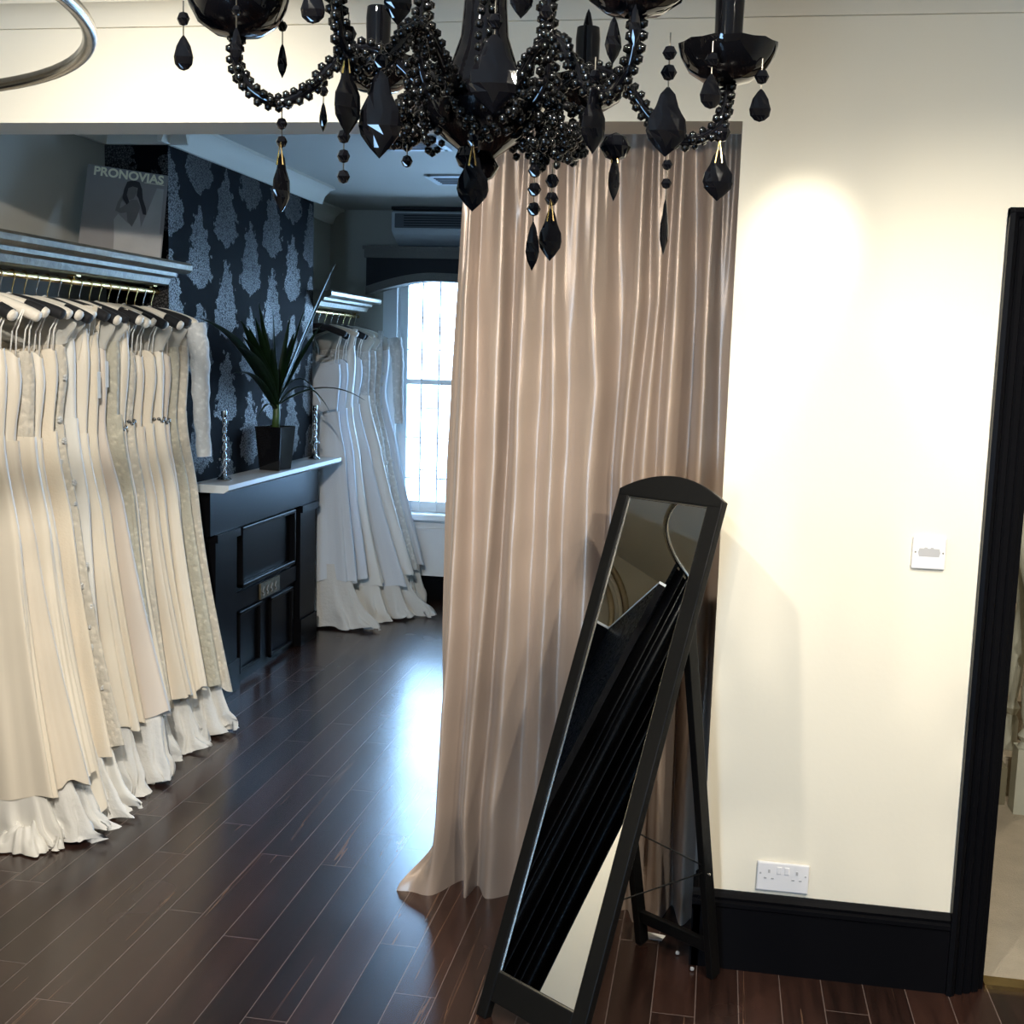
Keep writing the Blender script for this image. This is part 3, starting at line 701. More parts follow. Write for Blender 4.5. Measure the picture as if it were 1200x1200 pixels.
# ------------------------------------------------------------------ taupe curtain
CX = [  # fold lines from the left edge to the right edge: x at falling heights, crest (-) or hollow (+) depth
 ([-.804, -.824, -.836, -.846, -.848, -.850, -.844, -.852], .045), ([-.783, -.805, -.815, -.822, -.824, -.828, -.833, -.840], .030),
 ([-.765, -.778, -.780, -.784, -.793, -.800, -.816, -.826], -.022), ([-.733, -.749, -.748, -.749, -.747, -.748, -.754, -.767], .018),
 ([-.666, -.673, -.673, -.673, -.684, -.698, -.718, -.733], -.022), ([-.629, -.641, -.644, -.649, -.657, -.671, -.682, -.700], .030),
 ([-.593, -.607, -.609, -.609, -.614, -.619, -.630, -.649], -.012), ([-.544, -.539, -.546, -.550, -.555, -.557, -.564, -.572], .014),
 ([-.516, -.513, -.504, -.500, -.504, -.506, -.510, -.511], -.008), ([-.465, -.461, -.457, -.461, -.462, -.463, -.461, -.459], .012),
 ([-.394, -.394, -.369, -.379, -.380, -.380, -.375, -.369], -.020), ([-.318, -.305, -.307, -.317, -.316, -.311, -.310, -.310], .034),
 ([-.263, -.257, -.271, -.283, -.280, -.274, -.268, -.262], -.022), ([-.231, -.221, -.240, -.255, -.249, -.242, -.236, -.229], .014),
 ([-.203, -.196, -.210, -.219, -.212, -.206, -.199, -.192], -.014), ([-.173, -.176, -.182, -.183, -.176, -.169, -.162, -.155], .016),
 ([-.144, -.146, -.149, -.155, -.145, -.138, -.130, -.123], -.020), ([-.099, -.088, -.088, -.091, -.086, -.086, -.083, -.081], .052),
 ([-.065, -.056, -.053, -.053, -.050, -.047, -.042, -.039], -.020), ([-.016, -.011, -.006, -.002, -.002, -.001, -.003, -.002], .010),
 ([.040, .045, .050, .053, .054, .055, .053, .053], -.012), ([.09, .095, .10, .10, .10, .10, .10, .10], .02), ([.15]*8, -.01)]
CZ = [2.299, 1.926, 1.672, 1.414, 1.150, .883, .610, .332]
def fold_x(tab, z):
    if z >= CZ[0]: return tab[0]+(tab[0]-tab[1])*(z-CZ[0])/(CZ[0]-CZ[1])*.4
    for k in range(7):
        if z >= CZ[k+1]: return lerp(tab[k+1], tab[k], (z-CZ[k+1])/(CZ[k]-CZ[k+1]))
    return tab[7]+(tab[7]-tab[6])*(CZ[7]-z)/(CZ[6]-CZ[7])*.55
rows = []; NZ = 90; SUB = 8; cr = random.Random(5)
pl_ph = [cr.uniform(0, 6.28) for _ in range(40)]
for i in range(NZ+1):
    z = 2.43*(1-i/NZ)**1.0+.0015; row = []
    amp = curve([(0, 2.1), (.35, 2.1), (1.4, 1.6), (2.1, 1.2), (2.45, .6)], z)
    ctrl = []
    for j, (tab, dep) in enumerate(CX):
        x = fold_x(tab, z); yv = 3.625+dep*amp
        fl = sstep(.30, 0., z)
        if j <= 1:                              # the leading edge kicks out over the boards
            f3 = sstep(.17, 0., z); x += (-.105 if j == 0 else -.08)*f3**1.3; yv += (-.11 if j == 0 else -.075)*f3
        elif j in (2, 3, 4): yv += (.02, .075, .03)[j-2]*fl; x += (-.02, .015, .01)[j-2]*fl
        elif j in (5, 6, 7): yv += .02*fl
        if 12 <= j <= 17: x += .02*fl*math.sin(j*2.); yv += .03*fl*math.sin(j*1.7)
        ctrl.append((x, yv))
    pts = []
    for j in range(len(ctrl)-1):
        (xa, ya), (xb, yb) = ctrl[j], ctrl[j+1]
        for k in range(SUB):
            t = k/SUB; x = lerp(xa, xb, t); y = lerp(ya, yb, .5-.5*math.cos(PI*t))
            pts.append((x, y))
    pts.append(ctrl[-1])
    gath = sstep(1.75, 2.42, z)
    for k, (x, y) in enumerate(pts):
        y += gath*.010*math.sin(x*150+1.3*math.sin(x*31))+.0022*math.sin(z*21+x*37)*math.sin(z*9-x*60)
        dz = 0
        if i == NZ: dz = .002*math.sin(k*1.7)
        row.append((x, y, max(-.001, z-.003+dz)))
    rows.append(row)
cu = MB().grid(rows).build('curtain', MT['curtain'], smooth=True, thick=.003)
tag(cu, 'floor length taupe satin curtain drawn across the opening between the rooms', 'curtain')

# ------------------------------------------------------------------ cheval mirror
A_, T_ = .617, .349
MP = Vector((-.56, 2.943, 0)); mu = Vector((math.cos(A_), -math.sin(A_), 0)); mb_ = Vector((math.sin(A_), math.cos(A_), 0))
mv = Vector((0, 0, 1))*math.cos(T_)+mb_*math.sin(T_); mn = mu.cross(mv); mn = -mn if mn.dot(mb_) > 0 else mn
mk = -mn                                         # towards the back
def mp(u, v, w=0): return MP+mu*u+mv*v+mk*w
mir = thing('standing_mirror', MP, 'tall narrow black framed mirror leaning back in front of the taupe curtain', 'mirror')
Wm = .354
m = MB()
m.prism([(0, 0), (.037, 0), (.037, 1.49), (0, 1.478)], mp(0, 0), mu, mv, mk, .024)
m.prism([(Wm-.047, 0), (Wm-.0, 0), (Wm, 1.478), (Wm-.047, 1.49)], mp(0, 0), mu, mv, mk, .024)
arch = [(0+Wm*k/16, 1.478+.052*(1-(2*k/16-1)**2)) for k in range(17)]
m.prism([(.037-.003, 1.459), (Wm-.044, 1.459)]+[(Wm-.002, 1.459)]+arch[::-1]+[(.002, 1.459)], mp(0, 0, -.001), mu, mv, mk, .026)
m.prism([(.036, .05), (Wm-.046, .05), (Wm-.046, .127), (.036, .127)], mp(0, 0, .001), mu, mv, mk, .022)
bevel(m.build('frame', MT['blackwood'], mir), .003)
m = MB(); m.prism([(.033, .127), (.308, .127), (.308, 1.46), (.033, 1.46)], mp(0, 0, .009), mu, mv, mk, .004); m.build('mirror_glass', MT['mirror'], mir)
m = MB()
for a, b, c, d in ((.034, .127, .0385, 1.459), (.3035, .127, .308, 1.459), (.034, .127, .308, .131), (.034, 1.455, .308, 1.459)):
    m.prism([(a, b), (c, b), (c, d), (a, d)], mp(0, 0, .0055), mu, mv, mk, .004)
m.build('bevelled_edge', MT['chrome'], mir)
m = MB(); m.prism([(.03, .10), (.32, .10), (.32, 1.47), (.03, 1.47)], mp(0, 0, .0145), mu, mv, mk, .004); m.build('back_board', MT['blackwood'], mir)
# rear A-frame
footR = Vector((.066, 3.285, 0)); footL = footR-mu*.262; hv = 1.16
topR = mp(.318, hv, .03); topL = mp(.040, hv, .03)
for f_, t_ in ((footR, topR), (footL, topL)):
    d = (t_-f_); Lg = d.length; d.normalize(); sd = mu; nn = d.cross(sd).normalized()
    bevel(MB().obox(f_+d*(Lg/2)+Vector((0, 0, .006)), sd, nn, d, .011, .019, Lg/2).build('rear_leg', MT['blackwood'], mir), .002)
dR = (topR-footR).normalized()
cA, cB = footL+dR*.10, footR+dR*.10
d = (cB-cA); Lg = d.length; d.normalize()
bevel(MB().obox((cA+cB)/2, d, dR, d.cross(dR), Lg/2, .020, .008).build('cross_rail', MT['blackwood'], mir), .002)
for v0, l0 in ((.60, .36), (.42, .345)):
    MB().tube([mp(.340, v0, .012), footR+dR*l0], .0022, 6).build('stay_cord', MT['blackwood'], mir)
MB().ball(footR+dR*.34+mu*.012, .005, 1).build('screw', MT['chrome'], mir)

# ------------------------------------------------------------------ wall plates
so = thing('wall_socket', (.247, FW0, .29), 'white double power socket on the cream wall just above the black skirting', 'socket')
bevel(MB().box(.174, .320, FW0-.011, FW0, .247, .333).build('face_plate', MT['plastic'], so), .004)
for cx in (.208, .286):
    m = MB(); m.box(cx-.003, cx+.003, FW0-.0125, FW0-.010, .302, .312); m.box(cx-.014, cx-.006, FW0-.0125, FW0-.010, .284, .288); m.box(cx+.006, cx+.014, FW0-.0125, FW0-.010, .284, .288)
    m.build('pin_holes', MT['greyplastic'], so)
for cx in (.184, .310): MB().box(cx-.0025, cx+.0025, FW0-.0125, FW0-.010, .297, .302).build('screw', MT['greyplastic'], so)
for cx in (.236, .258): bevel(MB().box(cx-.007, cx+.007, FW0-.014, FW0-.010, .300, .322).build('rocker_switch', MT['plastic'], so), .002)
sw = thing('wall_plate', (.582, FW0, 1.25), 'square white blank wall plate with grey sticker beside the black door frame', 'wall plate')
zc = 1.252
bevel(MB().box(.535, .623, FW0-.012, FW0, zc-.044, zc+.044).build('face_plate', MT['plastic'], sw), .004)
m = MB(); m.prism([(-.026, -.011), (.026, -.011), (.029, 0), (.026, .011), (.012, .011), (.010, .014), (.004, .014), (.002, .011), (-.004, .011), (-.006, .014), (-.012, .014), (-.014, .011), (-.026, .011), (-.029, 0)],
                  (.579, FW0-.0128, zc+.002), (1, 0, 0), (0, 0, 1), (0, 1, 0), .002); m.build('sticker', MT['greyplastic'], sw)
for s in (-1, 1): MB().ball((.579+s*.036, FW0-.012, zc+.002), .003, 1).build('screw', MT['chrome'], sw)
# ------------------------------------------------------------------ plant and candlesticks on the mantel
pt = thing('potted_plant', (-2.343, 6.10, 1.10), 'tall strap leaved plant in a square black gloss pot on the mantel shelf', 'plant')
pr = math.radians(-8)
def sq(c, hs, z, a): return [(c[0]+hs*1.414*math.cos(a+PI/4+k*PI/2), c[1]+hs*1.414*math.sin(a+PI/4+k*PI/2), z) for k in range(4)]
pc_ = (-2.343, 6.10)
m = MB(); vs = sq(pc_, .062, 1.101, pr)+sq(pc_, .080, 1.335, pr)+sq(pc_, .073, 1.335, pr)+sq(pc_, .071, 1.312, pr)
fs = [(0, 3, 2, 1)]+[(a+k, a+(k+1) % 4, a+4+(k+1) % 4, a+4+k) for a in (0, 4, 8) for k in range(4)]+[(12, 13, 14, 15)]
m.add(vs, fs); pot = m.build('pot', mat('black_gloss_glaze', (.006, .006, .007), .06, coat=.5, vary=.1), pt); bevel(pot, .003)
vs = sq(pc_, .0705, 1.31, pr); MB().add(vs+[(pc_[0], pc_[1], 1.322)], [(0, 1, 4), (1, 2, 4), (2, 3, 4), (3, 0, 4)]).build('soil', MT['soil'], pt)
MB().tube([(pc_[0], pc_[1], 1.305), (pc_[0]+.004, pc_[1]+.008, 1.40), (pc_[0], pc_[1]+.01, 1.50)], [.022, .020, .016], 10).build('stem', MT['leafstem'], pt, smooth=True)
def strap(tip, bow, wd, base=None, droop=0.):
    b = Vector(base or (pc_[0], pc_[1]+.01, 1.45)); t = Vector(tip); d = t-b
    mid = b+d*.5+Vector((0, 0, bow)); side = d.cross(Vector((0, 0, 1)))
    if side.length < .05: side = Vector((0, 1, 0))
    side.normalize(); n = 16; rows = []
    for k in range(n+1):
        s_ = k/n; c = b*(1-s_)**2+mid*2*s_*(1-s_)+t*s_*s_
        w_ = wd*(.55+.45*sstep(0, .25, s_))*max(.02, (1-s_**2.6)); up = d.normalized().cross(side)
        rows.append([c-side*w_, c-side*w_*.5+up*w_*.28, c+up*w_*.38, c+side*w_*.5+up*w_*.28, c+side*w_][::1])
    MB().grid(rows).build('leaf', MT['leaf'], pt, smooth=True, thick=.0015)
for tip, bow, wd, z in [((-2.06, 6.22, 2.20), .06, .024, 1.46), ((-1.97, 6.52, 1.47), .18, .018, 1.44), ((-2.10, 6.15, 1.45), .30, .014, 1.44),
        ((-2.28, 5.00, 1.87), .18, .034, 1.46), ((-2.30, 5.42, 1.62), .16, .024, 1.42), ((-2.38, 5.95, 1.98), .02, .022, 1.48),
        ((-2.33, 5.78, 1.90), .05, .026, 1.46), ((-2.36, 6.10, 1.97), .01, .018, 1.48), ((-2.33, 6.28, 1.93), .02, .018, 1.48),
        ((-2.14, 6.30, 2.06), .05, .026, 1.46), ((-2.20, 6.45, 1.90), .05, .022, 1.46), ((-2.00, 6.0, 1.42), .26, .012, 1.43),
        ((-2.30, 5.55, 1.80), .10, .030, 1.46), ((-2.25, 5.80, 1.75), .10, .022, 1.46), ((-2.42, 6.6, 1.85), .06, .020, 1.46), ((-2.30, 5.75, 1.40), .10, .010, 1.42), ((-2.34, 5.62, 1.88), .06, .036, 1.47), ((-2.28, 5.45, 1.75), .14, .034, 1.45), ((-2.36, 5.70, 1.70), .12, .034, 1.44), ((-2.22, 6.22, 1.98), .03, .024, 1.46), ((-2.40, 5.86, 1.86), .04, .030, 1.47)]:
    strap(tip, bow, wd, (pc_[0], pc_[1]+.01, z))
def candlestick(x, y, z0, hh, label):
    c = thing('candlestick', (x, y, z0), label, 'candlestick', 'candlesticks on the mantel')
    MB().lathe([(.036, .001), (.038, .006), (.030, .012), (.014, .020), (.010, .035)], (x, y, z0), 18).build('base', MT['silver'], c, smooth=True, angle=50)
    m = MB()
    for s_ in (0, PI): m.tube([(x+.007*math.cos(s_+k*.7), y+.007*math.sin(s_+k*.7), z0+.03+(hh-.06)*k/30) for k in range(31)], .0062, 7)
    m.build('twisted_stem', MT['silver'], c, smooth=True)
    m = MB()
    for k in range(5): m.ball((x+.022*math.cos(k*1.256), y+.022*math.sin(k*1.256), z0+.10+.004*(k % 2)), .0085, 1)
    m.ball((x, y, z0+.10), .014, 2); m.build('crystal_collar', MT['silver'], c, smooth=True)
    MB().lathe([(.006, hh-.035), (.013, hh-.03), (.015, hh-.01), (.013, hh)], (x, y, z0), 14).build('candle_cup', MT['silver'], c, smooth=True, angle=50)
candlestick(-2.375, 5.50, 1.10, .34, 'slender silver twisted candlestick at the near end of the mantel')
candlestick(-2.365, 6.80, 1.10, .32, 'slender silver twisted candlestick at the far end of the mantel')

# ------------------------------------------------------------------ magazine on the shelf
mg = thing('magazine', (-2.55, 4.75, 2.105), 'grey bridal magazine with gilt title and printed woman, leaning on the gilt shelf', 'magazine')
gu = Vector((.902, .424, -.083)).normalized(); gv = Vector((-.1381, .4646, .8747)); gv = (gv-gu*gu.dot(gv)).normalized(); gn = gu.cross(gv)
if gn.y > 0: gn = -gn
GT = Vector((-2.711, 4.855, 2.505)); GW, GH = .332, .432
GO = GT-gv*GH
def gp(a, b, w=0): return GO+gu*(a*GW)+gv*(b*GH)+gn*w
def gprism(outl, w, name, m_, t=.0006):
    mm = MB(); mm.prism([(a*GW, b*GH) for a, b in outl], GO+gn*w, gu, gv, gn, t); return mm.build(name, m_, mg)
gprism([(.004, .003), (.994, .003), (.994, .997), (.004, .997)], -.012, 'pages', MT['pages'], .011)
gprism([(0, 0), (1, 0), (1, 1), (0, 1)], -.001, 'front_cover', MT['cover'], .001)
gprism([(.66, .16), (.80, .60), (.87, .83), (.955, .83), (.955, .30), (.985, .30), (.985, .02), (.55, .02)], .0001, 'printed_veil', MT['coverpale'])
gprism([(.42, .03), (.41, .20), (.385, .40), (.43, .47), (.55, .38), (.60, .36), (.64, .44), (.68, .52), (.71, .40), (.74, .20), (.80, .03)], .0003, 'printed_gown', MT['coverpale'])
gprism([(.39, .50), (.46, .48), (.53, .50), (.55, .40), (.61, .34), (.66, .46), (.69, .58), (.64, .66), (.57, .65), (.50, .58), (.44, .53), (.45, .60), (.50, .70), (.47, .72), (.41, .60)], .0005, 'printed_arms', MT['coverskin'])
gprism([(.50, .70), (.54, .64), (.60, .67), (.63, .75), (.62, .82), (.55, .83), (.49, .78)], .0007, 'printed_face', MT['coverskin'])
gprism([(.46, .66), (.47, .76), (.50, .855), (.57, .885), (.65, .87), (.69, .79), (.71, .68), (.76, .57), (.77, .50), (.73, .50), (.69, .60), (.655, .68), (.63, .71), (.635, .80), (.57, .81), (.52, .78), (.51, .70), (.55, .62), (.52, .585)], .0009, 'printed_hair', MT['coverdark'])
fc = bpy.data.curves.new('title', 'FONT'); fc.body = 'PRONOVIAS'; fc.size = .0605; fc.offset = .0021; fc.extrude = .0003; fc.space_character = 1.0
fo = bpy.data.objects.new('title', fc); COL.objects.link(fo); bpy.context.view_layer.update()
tm = bpy.data.meshes.new_from_object(fo.evaluated_get(bpy.context.evaluated_depsgraph_get())); COL.objects.unlink(fo); bpy.data.objects.remove(fo)
xs_ = [v.co.x for v in tm.vertices]; sx = .86*GW/(max(xs_)-min(xs_))
m = MB(); m.add([gp(.085, .885, .0016)+gu*((v.co.x-min(xs_))*sx)+gv*(v.co.y*1.0)+gn*v.co.z for v in tm.vertices], [tuple(p.vertices) for p in tm.polygons])
m.build('title_lettering', MT['gold'], mg)
gprism([(.71, .872), (.955, .872), (.955, .878), (.71, .878)], .0002, 'printed_rule', MT['gold'])

# ------------------------------------------------------------------ chandelier
CC = Vector((-.30, 1.46, 0))
ch = thing('chandelier', (CC.x, CC.y, H), 'black crystal chandelier with beaded arms, dishes and hanging drops', 'chandelier')
def tz(x, z): return z-.055*(x-CC.x)
bz = [2.0]
MB().lathe([(.05, 2.715), (.06, 2.70), (.045, 2.67), (.012, 2.655)], CC, 20).build('ceiling_rose', MT['jet'], ch, smooth=True, angle=40)
MB().tube([CC+Vector((0, 0, 2.66)), CC+Vector((0, 0, 2.40))], .008, 8).build('rod', MT['jet'], ch, smooth=True)
MB().lathe([(.010, 2.42), (.030, 2.40), (.045, 2.37), (.030, 2.34), (.020, 2.31), (.034, 2.28), (.036, 2.25), (.024, 2.215), (.026, 2.16), (.029, 2.125), (.036, 2.105), (.043, 2.085), (.0455, 2.07), (.043, 2.05), (.03, 2.035)], CC, 28).build('stem', MT['jet'], ch, smooth=True, angle=50)
MB().lathe([(.020, 2.045), (.060, 2.050), (.075, 2.043), (.068, 2.028), (.050, 2.010), (.030, 1.995), (.016, 1.985), (.022, 1.975), (.014, 1.962), (.004, 1.958)], CC, 28).build('lower_bowl', MT['jet'], ch, smooth=True, angle=50)
def beads(m, pts, r, step):
    acc = 0; last = Vector(pts[0])
    for p in pts:
        p = Vector(p)
        if (p-last).length >= step or p == Vector(pts[0]):
            m.ball(p, r*random.uniform(.9, 1.12), 1); last = p
def wrapped(path, rr, br, strands, pitch, phase=0.):
    """bead strands wound round a path"""
    m = MB(); pts = [Vector(p) for p in path]; L = 0
    for s_ in range(strands):
        out = []; L = 0
        for i, p in enumerate(pts):
            t = (pts[min(i+1, len(pts)-1)]-pts[max(i-1, 0)]).normalized()
            if i: L += (p-pts[i-1]).length
            a = t.cross(Vector((.3, .2, .93))).normalized(); b = t.cross(a)
            ang = 2*PI*(s_/strands+L/pitch)+phase
            out.append(p+(a*math.cos(ang)+b*math.sin(ang))*rr)
        beads(m, out, br, br*1.85)
    return m
for k in range(6):
    th = math.radians(12+60*k); e = Vector((math.cos(th), math.sin(th), 0))
    def P(r, z):
        q = CC+e*r; return (q.x, q.y, tz(q.x, z))
    path = spline([P(.03, 2.035), P(.075, 2.062), P(.125, 2.098), P(.165, 2.092), P(.205, 2.050), P(.245, 2.028), P(.283, 2.045), P(.296, 2.080), P(.293, 2.112)], 16)
    arm = MB().tube(path, .0065, 8).build('arm', MT['jet'], ch, smooth=True)
    wrapped(path, .0075, .0056, 3, .16, k).build('bead_wrap', MT['bead'], arm, smooth=True)
    c = Vector(P(.293, 2.098)); c0 = (c.x, c.y, c.z)
    n = 24; m = MB(); prof_ = [(.010, .0), (.028, .004), (.046, .016), (.056, .032), (.0595, .044), (.0565, .042), (.045, .022), (.026, .012), (.008, .010)]
    rows = []
    for r, z in prof_:
        rows.append([(c0[0]+r*math.cos(2*PI*q/n)*(1+.02*(q % 2)), c0[1]+r*math.sin(2*PI*q/n)*(1+.006*(q % 2)), c0[2]+z+(.0015*(q % 2) if r > .05 else 0)) for q in range(n)])
    m.grid(rows, True); dish = m.build('dish', MT['jet'], ch, smooth=True, angle=35)
    MB().lathe([(.008, .008), (.020, .03), (.0165, .045), (.0175, .10), (.016, .115)], c0, 16).build('candle_tube', MT['jet'], ch, smooth=True, angle=50)
    # bead columns rising to the crown
    th2 = math.radians(42+60*k); e2 = Vector((math.cos(th2), math.sin(th2), 0))
    q0, q1, q2, q3 = CC+e2*.055, CC+e2*.085, CC+e2*.078, CC+e2*.03
    path = spline([(q0.x, q0.y, 2.03), (q1.x, q1.y, 2.075), (q1.x, q1.y, 2.15), (q2.x, q2.y, 2.26), (q3.x, q3.y, 2.37)], 24)
    col = MB().tube(path, .006, 6).build('bead_column', MT['jet'], ch, smooth=True)
    wrapped(path, .0075, .0058, 3, .20, k*.7).build('bead_wrap', MT['bead'], col, smooth=True)
    # bead swags under the bowl and between the arms
    a0, a1 = th, th+math.radians(60); sw_ = []
    for q in range(41):
        t = q/40; a = lerp(a0, a1, t); r = .150-.035*math.sin(PI*t)
        p = CC+Vector((math.cos(a), math.sin(a), 0))*r; sw_.append((p.x, p.y, tz(p.x, 2.085)-.085*math.sin(PI*t)))
    m = MB(); beads(m, sw_, .0052, .0098); m.build('bead_swag', MT['bead'], ch, smooth=True)
    sw_ = []
    for q in range(31):
        t = q/30; a = lerp(a0, a1, t); p = CC+Vector((math.cos(a), math.sin(a), 0))*.072; sw_.append((p.x, p.y, 2.04-.045*math.sin(PI*t)))
    m = MB(); beads(m, sw_, .0054, .0102); m.build('bead_swag', MT['bead'], ch, smooth=True)
# clusters of beads gathered under the hub
for dx, dy, z, R_ in ((.085, -.01, 2.003, .034), (.052, .05, 2.012, .026), (-.075, -.02, 2.035, .026), (-.10, .0, 2.018, .022), (.10, -.03, 2.025, .026), (.02, -.05, 2.028, .03)):
    m = MB()
    for q in range(46):
        u_ = random.uniform(-1, 1); a = random.uniform(0, 2*PI); s_ = math.sqrt(1-u_*u_)
        m.ball((CC.x+dx+R_*s_*math.cos(a), CC.y+dy+R_*s_*math.sin(a), z+R_*.9*u_), random.uniform(.0045, .0068), 1)
    m.build('bead_cluster', MT['bead'], ch, smooth=True)
DROPS = [
    ('tear', (-0.6416, 1.370, 2.1110), 0.0414, 0.0232, 0.20, [(2.1283, 0.0081)]),
    ('spear', (-0.5502, 1.450, 2.1203), 0.0422, 0.0128, 0.30, [(2.1393, 0.0064)]),
    ('spear', (-0.5593, 1.330, 2.1079), 0.0426, 0.0147, 0.30, [(2.1254, 0.0059)]),
    ('tear', (-0.4692, 1.330, 2.1492), 0.0399, 0.0284, 0.10, []),
    ('leaf', (-0.5391, 1.420, 1.9857), 0.0727, 0.0272, 1.00, [(2.0187, 0.0073), (1.9977, 0.0073)]),
    ('spear', (-0.5486, 1.600, 2.0816), 0.0402, 0.0118, 0.40, [(2.0950, 0.0071)]),
    ('leaf', (-0.3860, 1.200, 2.0408), 0.0764, 0.0335, 0.90, [(2.0539, 0.0079), (2.0638, 0.0088)]),
    ('leaf', (-0.3579, 1.220, 2.0336), 0.0877, 0.0467, 0.10, [(2.0419, 0.0081)]),
    ('beads', (-0.4025, 1.240, 1.9802), 0.0565, 0.0000, 0.00, [(1.9716, 0.0073), (1.9516, 0.0073), (1.9307, 0.0073)]),
    ('beads', (-0.3824, 1.420, 1.9840), 0.0197, 0.0000, 0.00, [(1.9751, 0.0073)]),
    ('leaf', (-0.2444, 1.240, 2.0721), 0.0778, 0.0547, 0.15, [(2.0845, 0.0082)]),
    ('leaf', (-0.2889, 1.360, 1.9762), 0.0658, 0.0390, 0.30, [(1.9883, 0.0080)]),
    ('ball', (-0.3047, 1.400, 1.9924), 0.0308, 0.0288, 0.00, []),
    ('spear', (-0.2310, 1.440, 1.9106), 0.0600, 0.0180, 0.20, [(1.9680, 0.0085), (1.9463, 0.0085), (1.9235, 0.0085)]),
    ('leaf', (-0.2128, 1.460, 1.9271), 0.0626, 0.0301, 0.30, [(1.9591, 0.0086), (1.9381, 0.0086)]),
    ('leaf', (-0.1442, 1.270, 2.0279), 0.0690, 0.0318, 0.70, [(2.0364, 0.0075)]),
    ('leaf', (-0.1422, 1.500, 2.0018), 0.0609, 0.0210, 0.90, []),
    ('ball', (-0.1421, 1.500, 2.0230), 0.0353, 0.0375, 0.00, []),
    ('leaf', (-0.0675, 1.240, 2.0192), 0.0676, 0.0438, 0.20, [(2.0331, 0.0082), (2.0518, 0.0073)]),
    ('leaf', (-0.0785, 1.500, 1.9444), 0.0672, 0.0199, 1.10, [(1.9848, 0.0066), (1.9626, 0.0066)]),
    ('leaf', (-0.0172, 1.520, 2.0054), 0.0608, 0.0414, 0.35, [(2.0265, 0.0123)]),
    ('tear', (0.0281, 1.490, 2.0717), 0.0390, 0.0263, 0.20, [(2.0843, 0.0088)]),
    ('tear', (-0.0299, 1.460, 2.0829), 0.0412, 0.0279, 0.50, [(2.0972, 0.0086)]),
    ('spear', (-0.0998, 1.200, 2.0880), 0.0401, 0.0124, 0.20, []),
    ('spear', (-0.1209, 1.210, 2.0801), 0.0462, 0.0196, 0.90, []),
    ('leaf', (-0.3354, 1.200, 2.1277), 0.0565, 0.0300, 0.40, []),
    ('spear', (-0.2101, 1.740, 2.2345), 0.0459, 0.0154, 0.20, []),
    ('leaf', (-0.2184, 1.240, 2.1374), 0.0508, 0.0274, 0.50, []),
    ('ball', (-0.2178, 1.400, 2.1453), 0.0185, 0.0165, 0.00, []),
]
def facet_drop(kind, top, hgt, wd, yaw):
    """cut crystal drop hanging from its top point"""
    T = Vector(top); c, s_ = math.cos(yaw), math.sin(yaw)
    prof_ = dict(tear=[(0, 0), (.12, .16), (.32, .36), (.62, .5), (.82, .44), (.95, .24), (1, 0)], spear=[(0, 0), (.15, .22), (.45, .42), (.62, .5), (.8, .32), (1, 0)],
                 leaf=[(0, .03), (.10, .16), (.28, .28), (.46, .40), (.63, .5), (.74, .43), (.88, .22), (1, .0)], ball=[(0, 0), (.15, .33), (.5, .5), (.85, .33), (1, 0)])[kind]
    dep = dict(tear=.42, spear=.75, leaf=.34, ball=1.)[kind]
    n = 12 if kind != 'spear' else 8; rows = []
    for i, (t, r) in enumerate(prof_):
        row = []
        for q in range(n):
            a = 2*PI*(q+.5*(i % 2))/n; rr = r*wd
            if kind == 'leaf' and 0 < i < 5 and abs(math.cos(a)) > .8: rr *= 1.10 if i % 2 else .94
            x = rr*math.cos(a); y_ = rr*math.sin(a)*dep
            row.append((T.x+x*c-y_*s_, T.y+x*s_+y_*c, T.z-hgt*t))
        rows.append(row)
    return MB().grid(rows, True)
for kind, top, hgt, wd, yaw, bl in DROPS:
    par = ch
    if kind != 'beads':
        par = facet_drop(kind, top, hgt, wd, yaw).build('crystal_drop', MT['jet'], ch)
    if kind == 'leaf' and yaw in (1.0, .3, .35, .9):
        x, y_, z = top; m = MB(); m.tube([(x-.004, y_-.006, z-.016), (x, y_-.004, z+.012), (x+.004, y_-.006, z-.016)], .0011, 5); m.build('brass_clip', MT['brass'], par)
    if bl:
        ztop = max(b[0]+b[1] for b in bl)+.012
        MB().tube([(top[0], top[1], ztop), (top[0], top[1], top[2]-.002 if kind != 'beads' else bl[-1][0])], .0008, 5).build('wire', MT['wire'], par)
        m = MB()
        for z, r in bl:
            rows = [[(top[0]+r*q*math.cos(2*PI*(k+.5*(i % 2))/8), top[1]+r*q*.7*math.sin(2*PI*(k+.5*(i % 2))/8), z+r*w_) for k in range(8)] for i, (q, w_) in enumerate([(.0, 1), (.6, .8), (1, 0), (.6, -.8), (0, -1)])]
            m.grid(rows, True)
        m.build('cut_bead', MT['jet'], par)

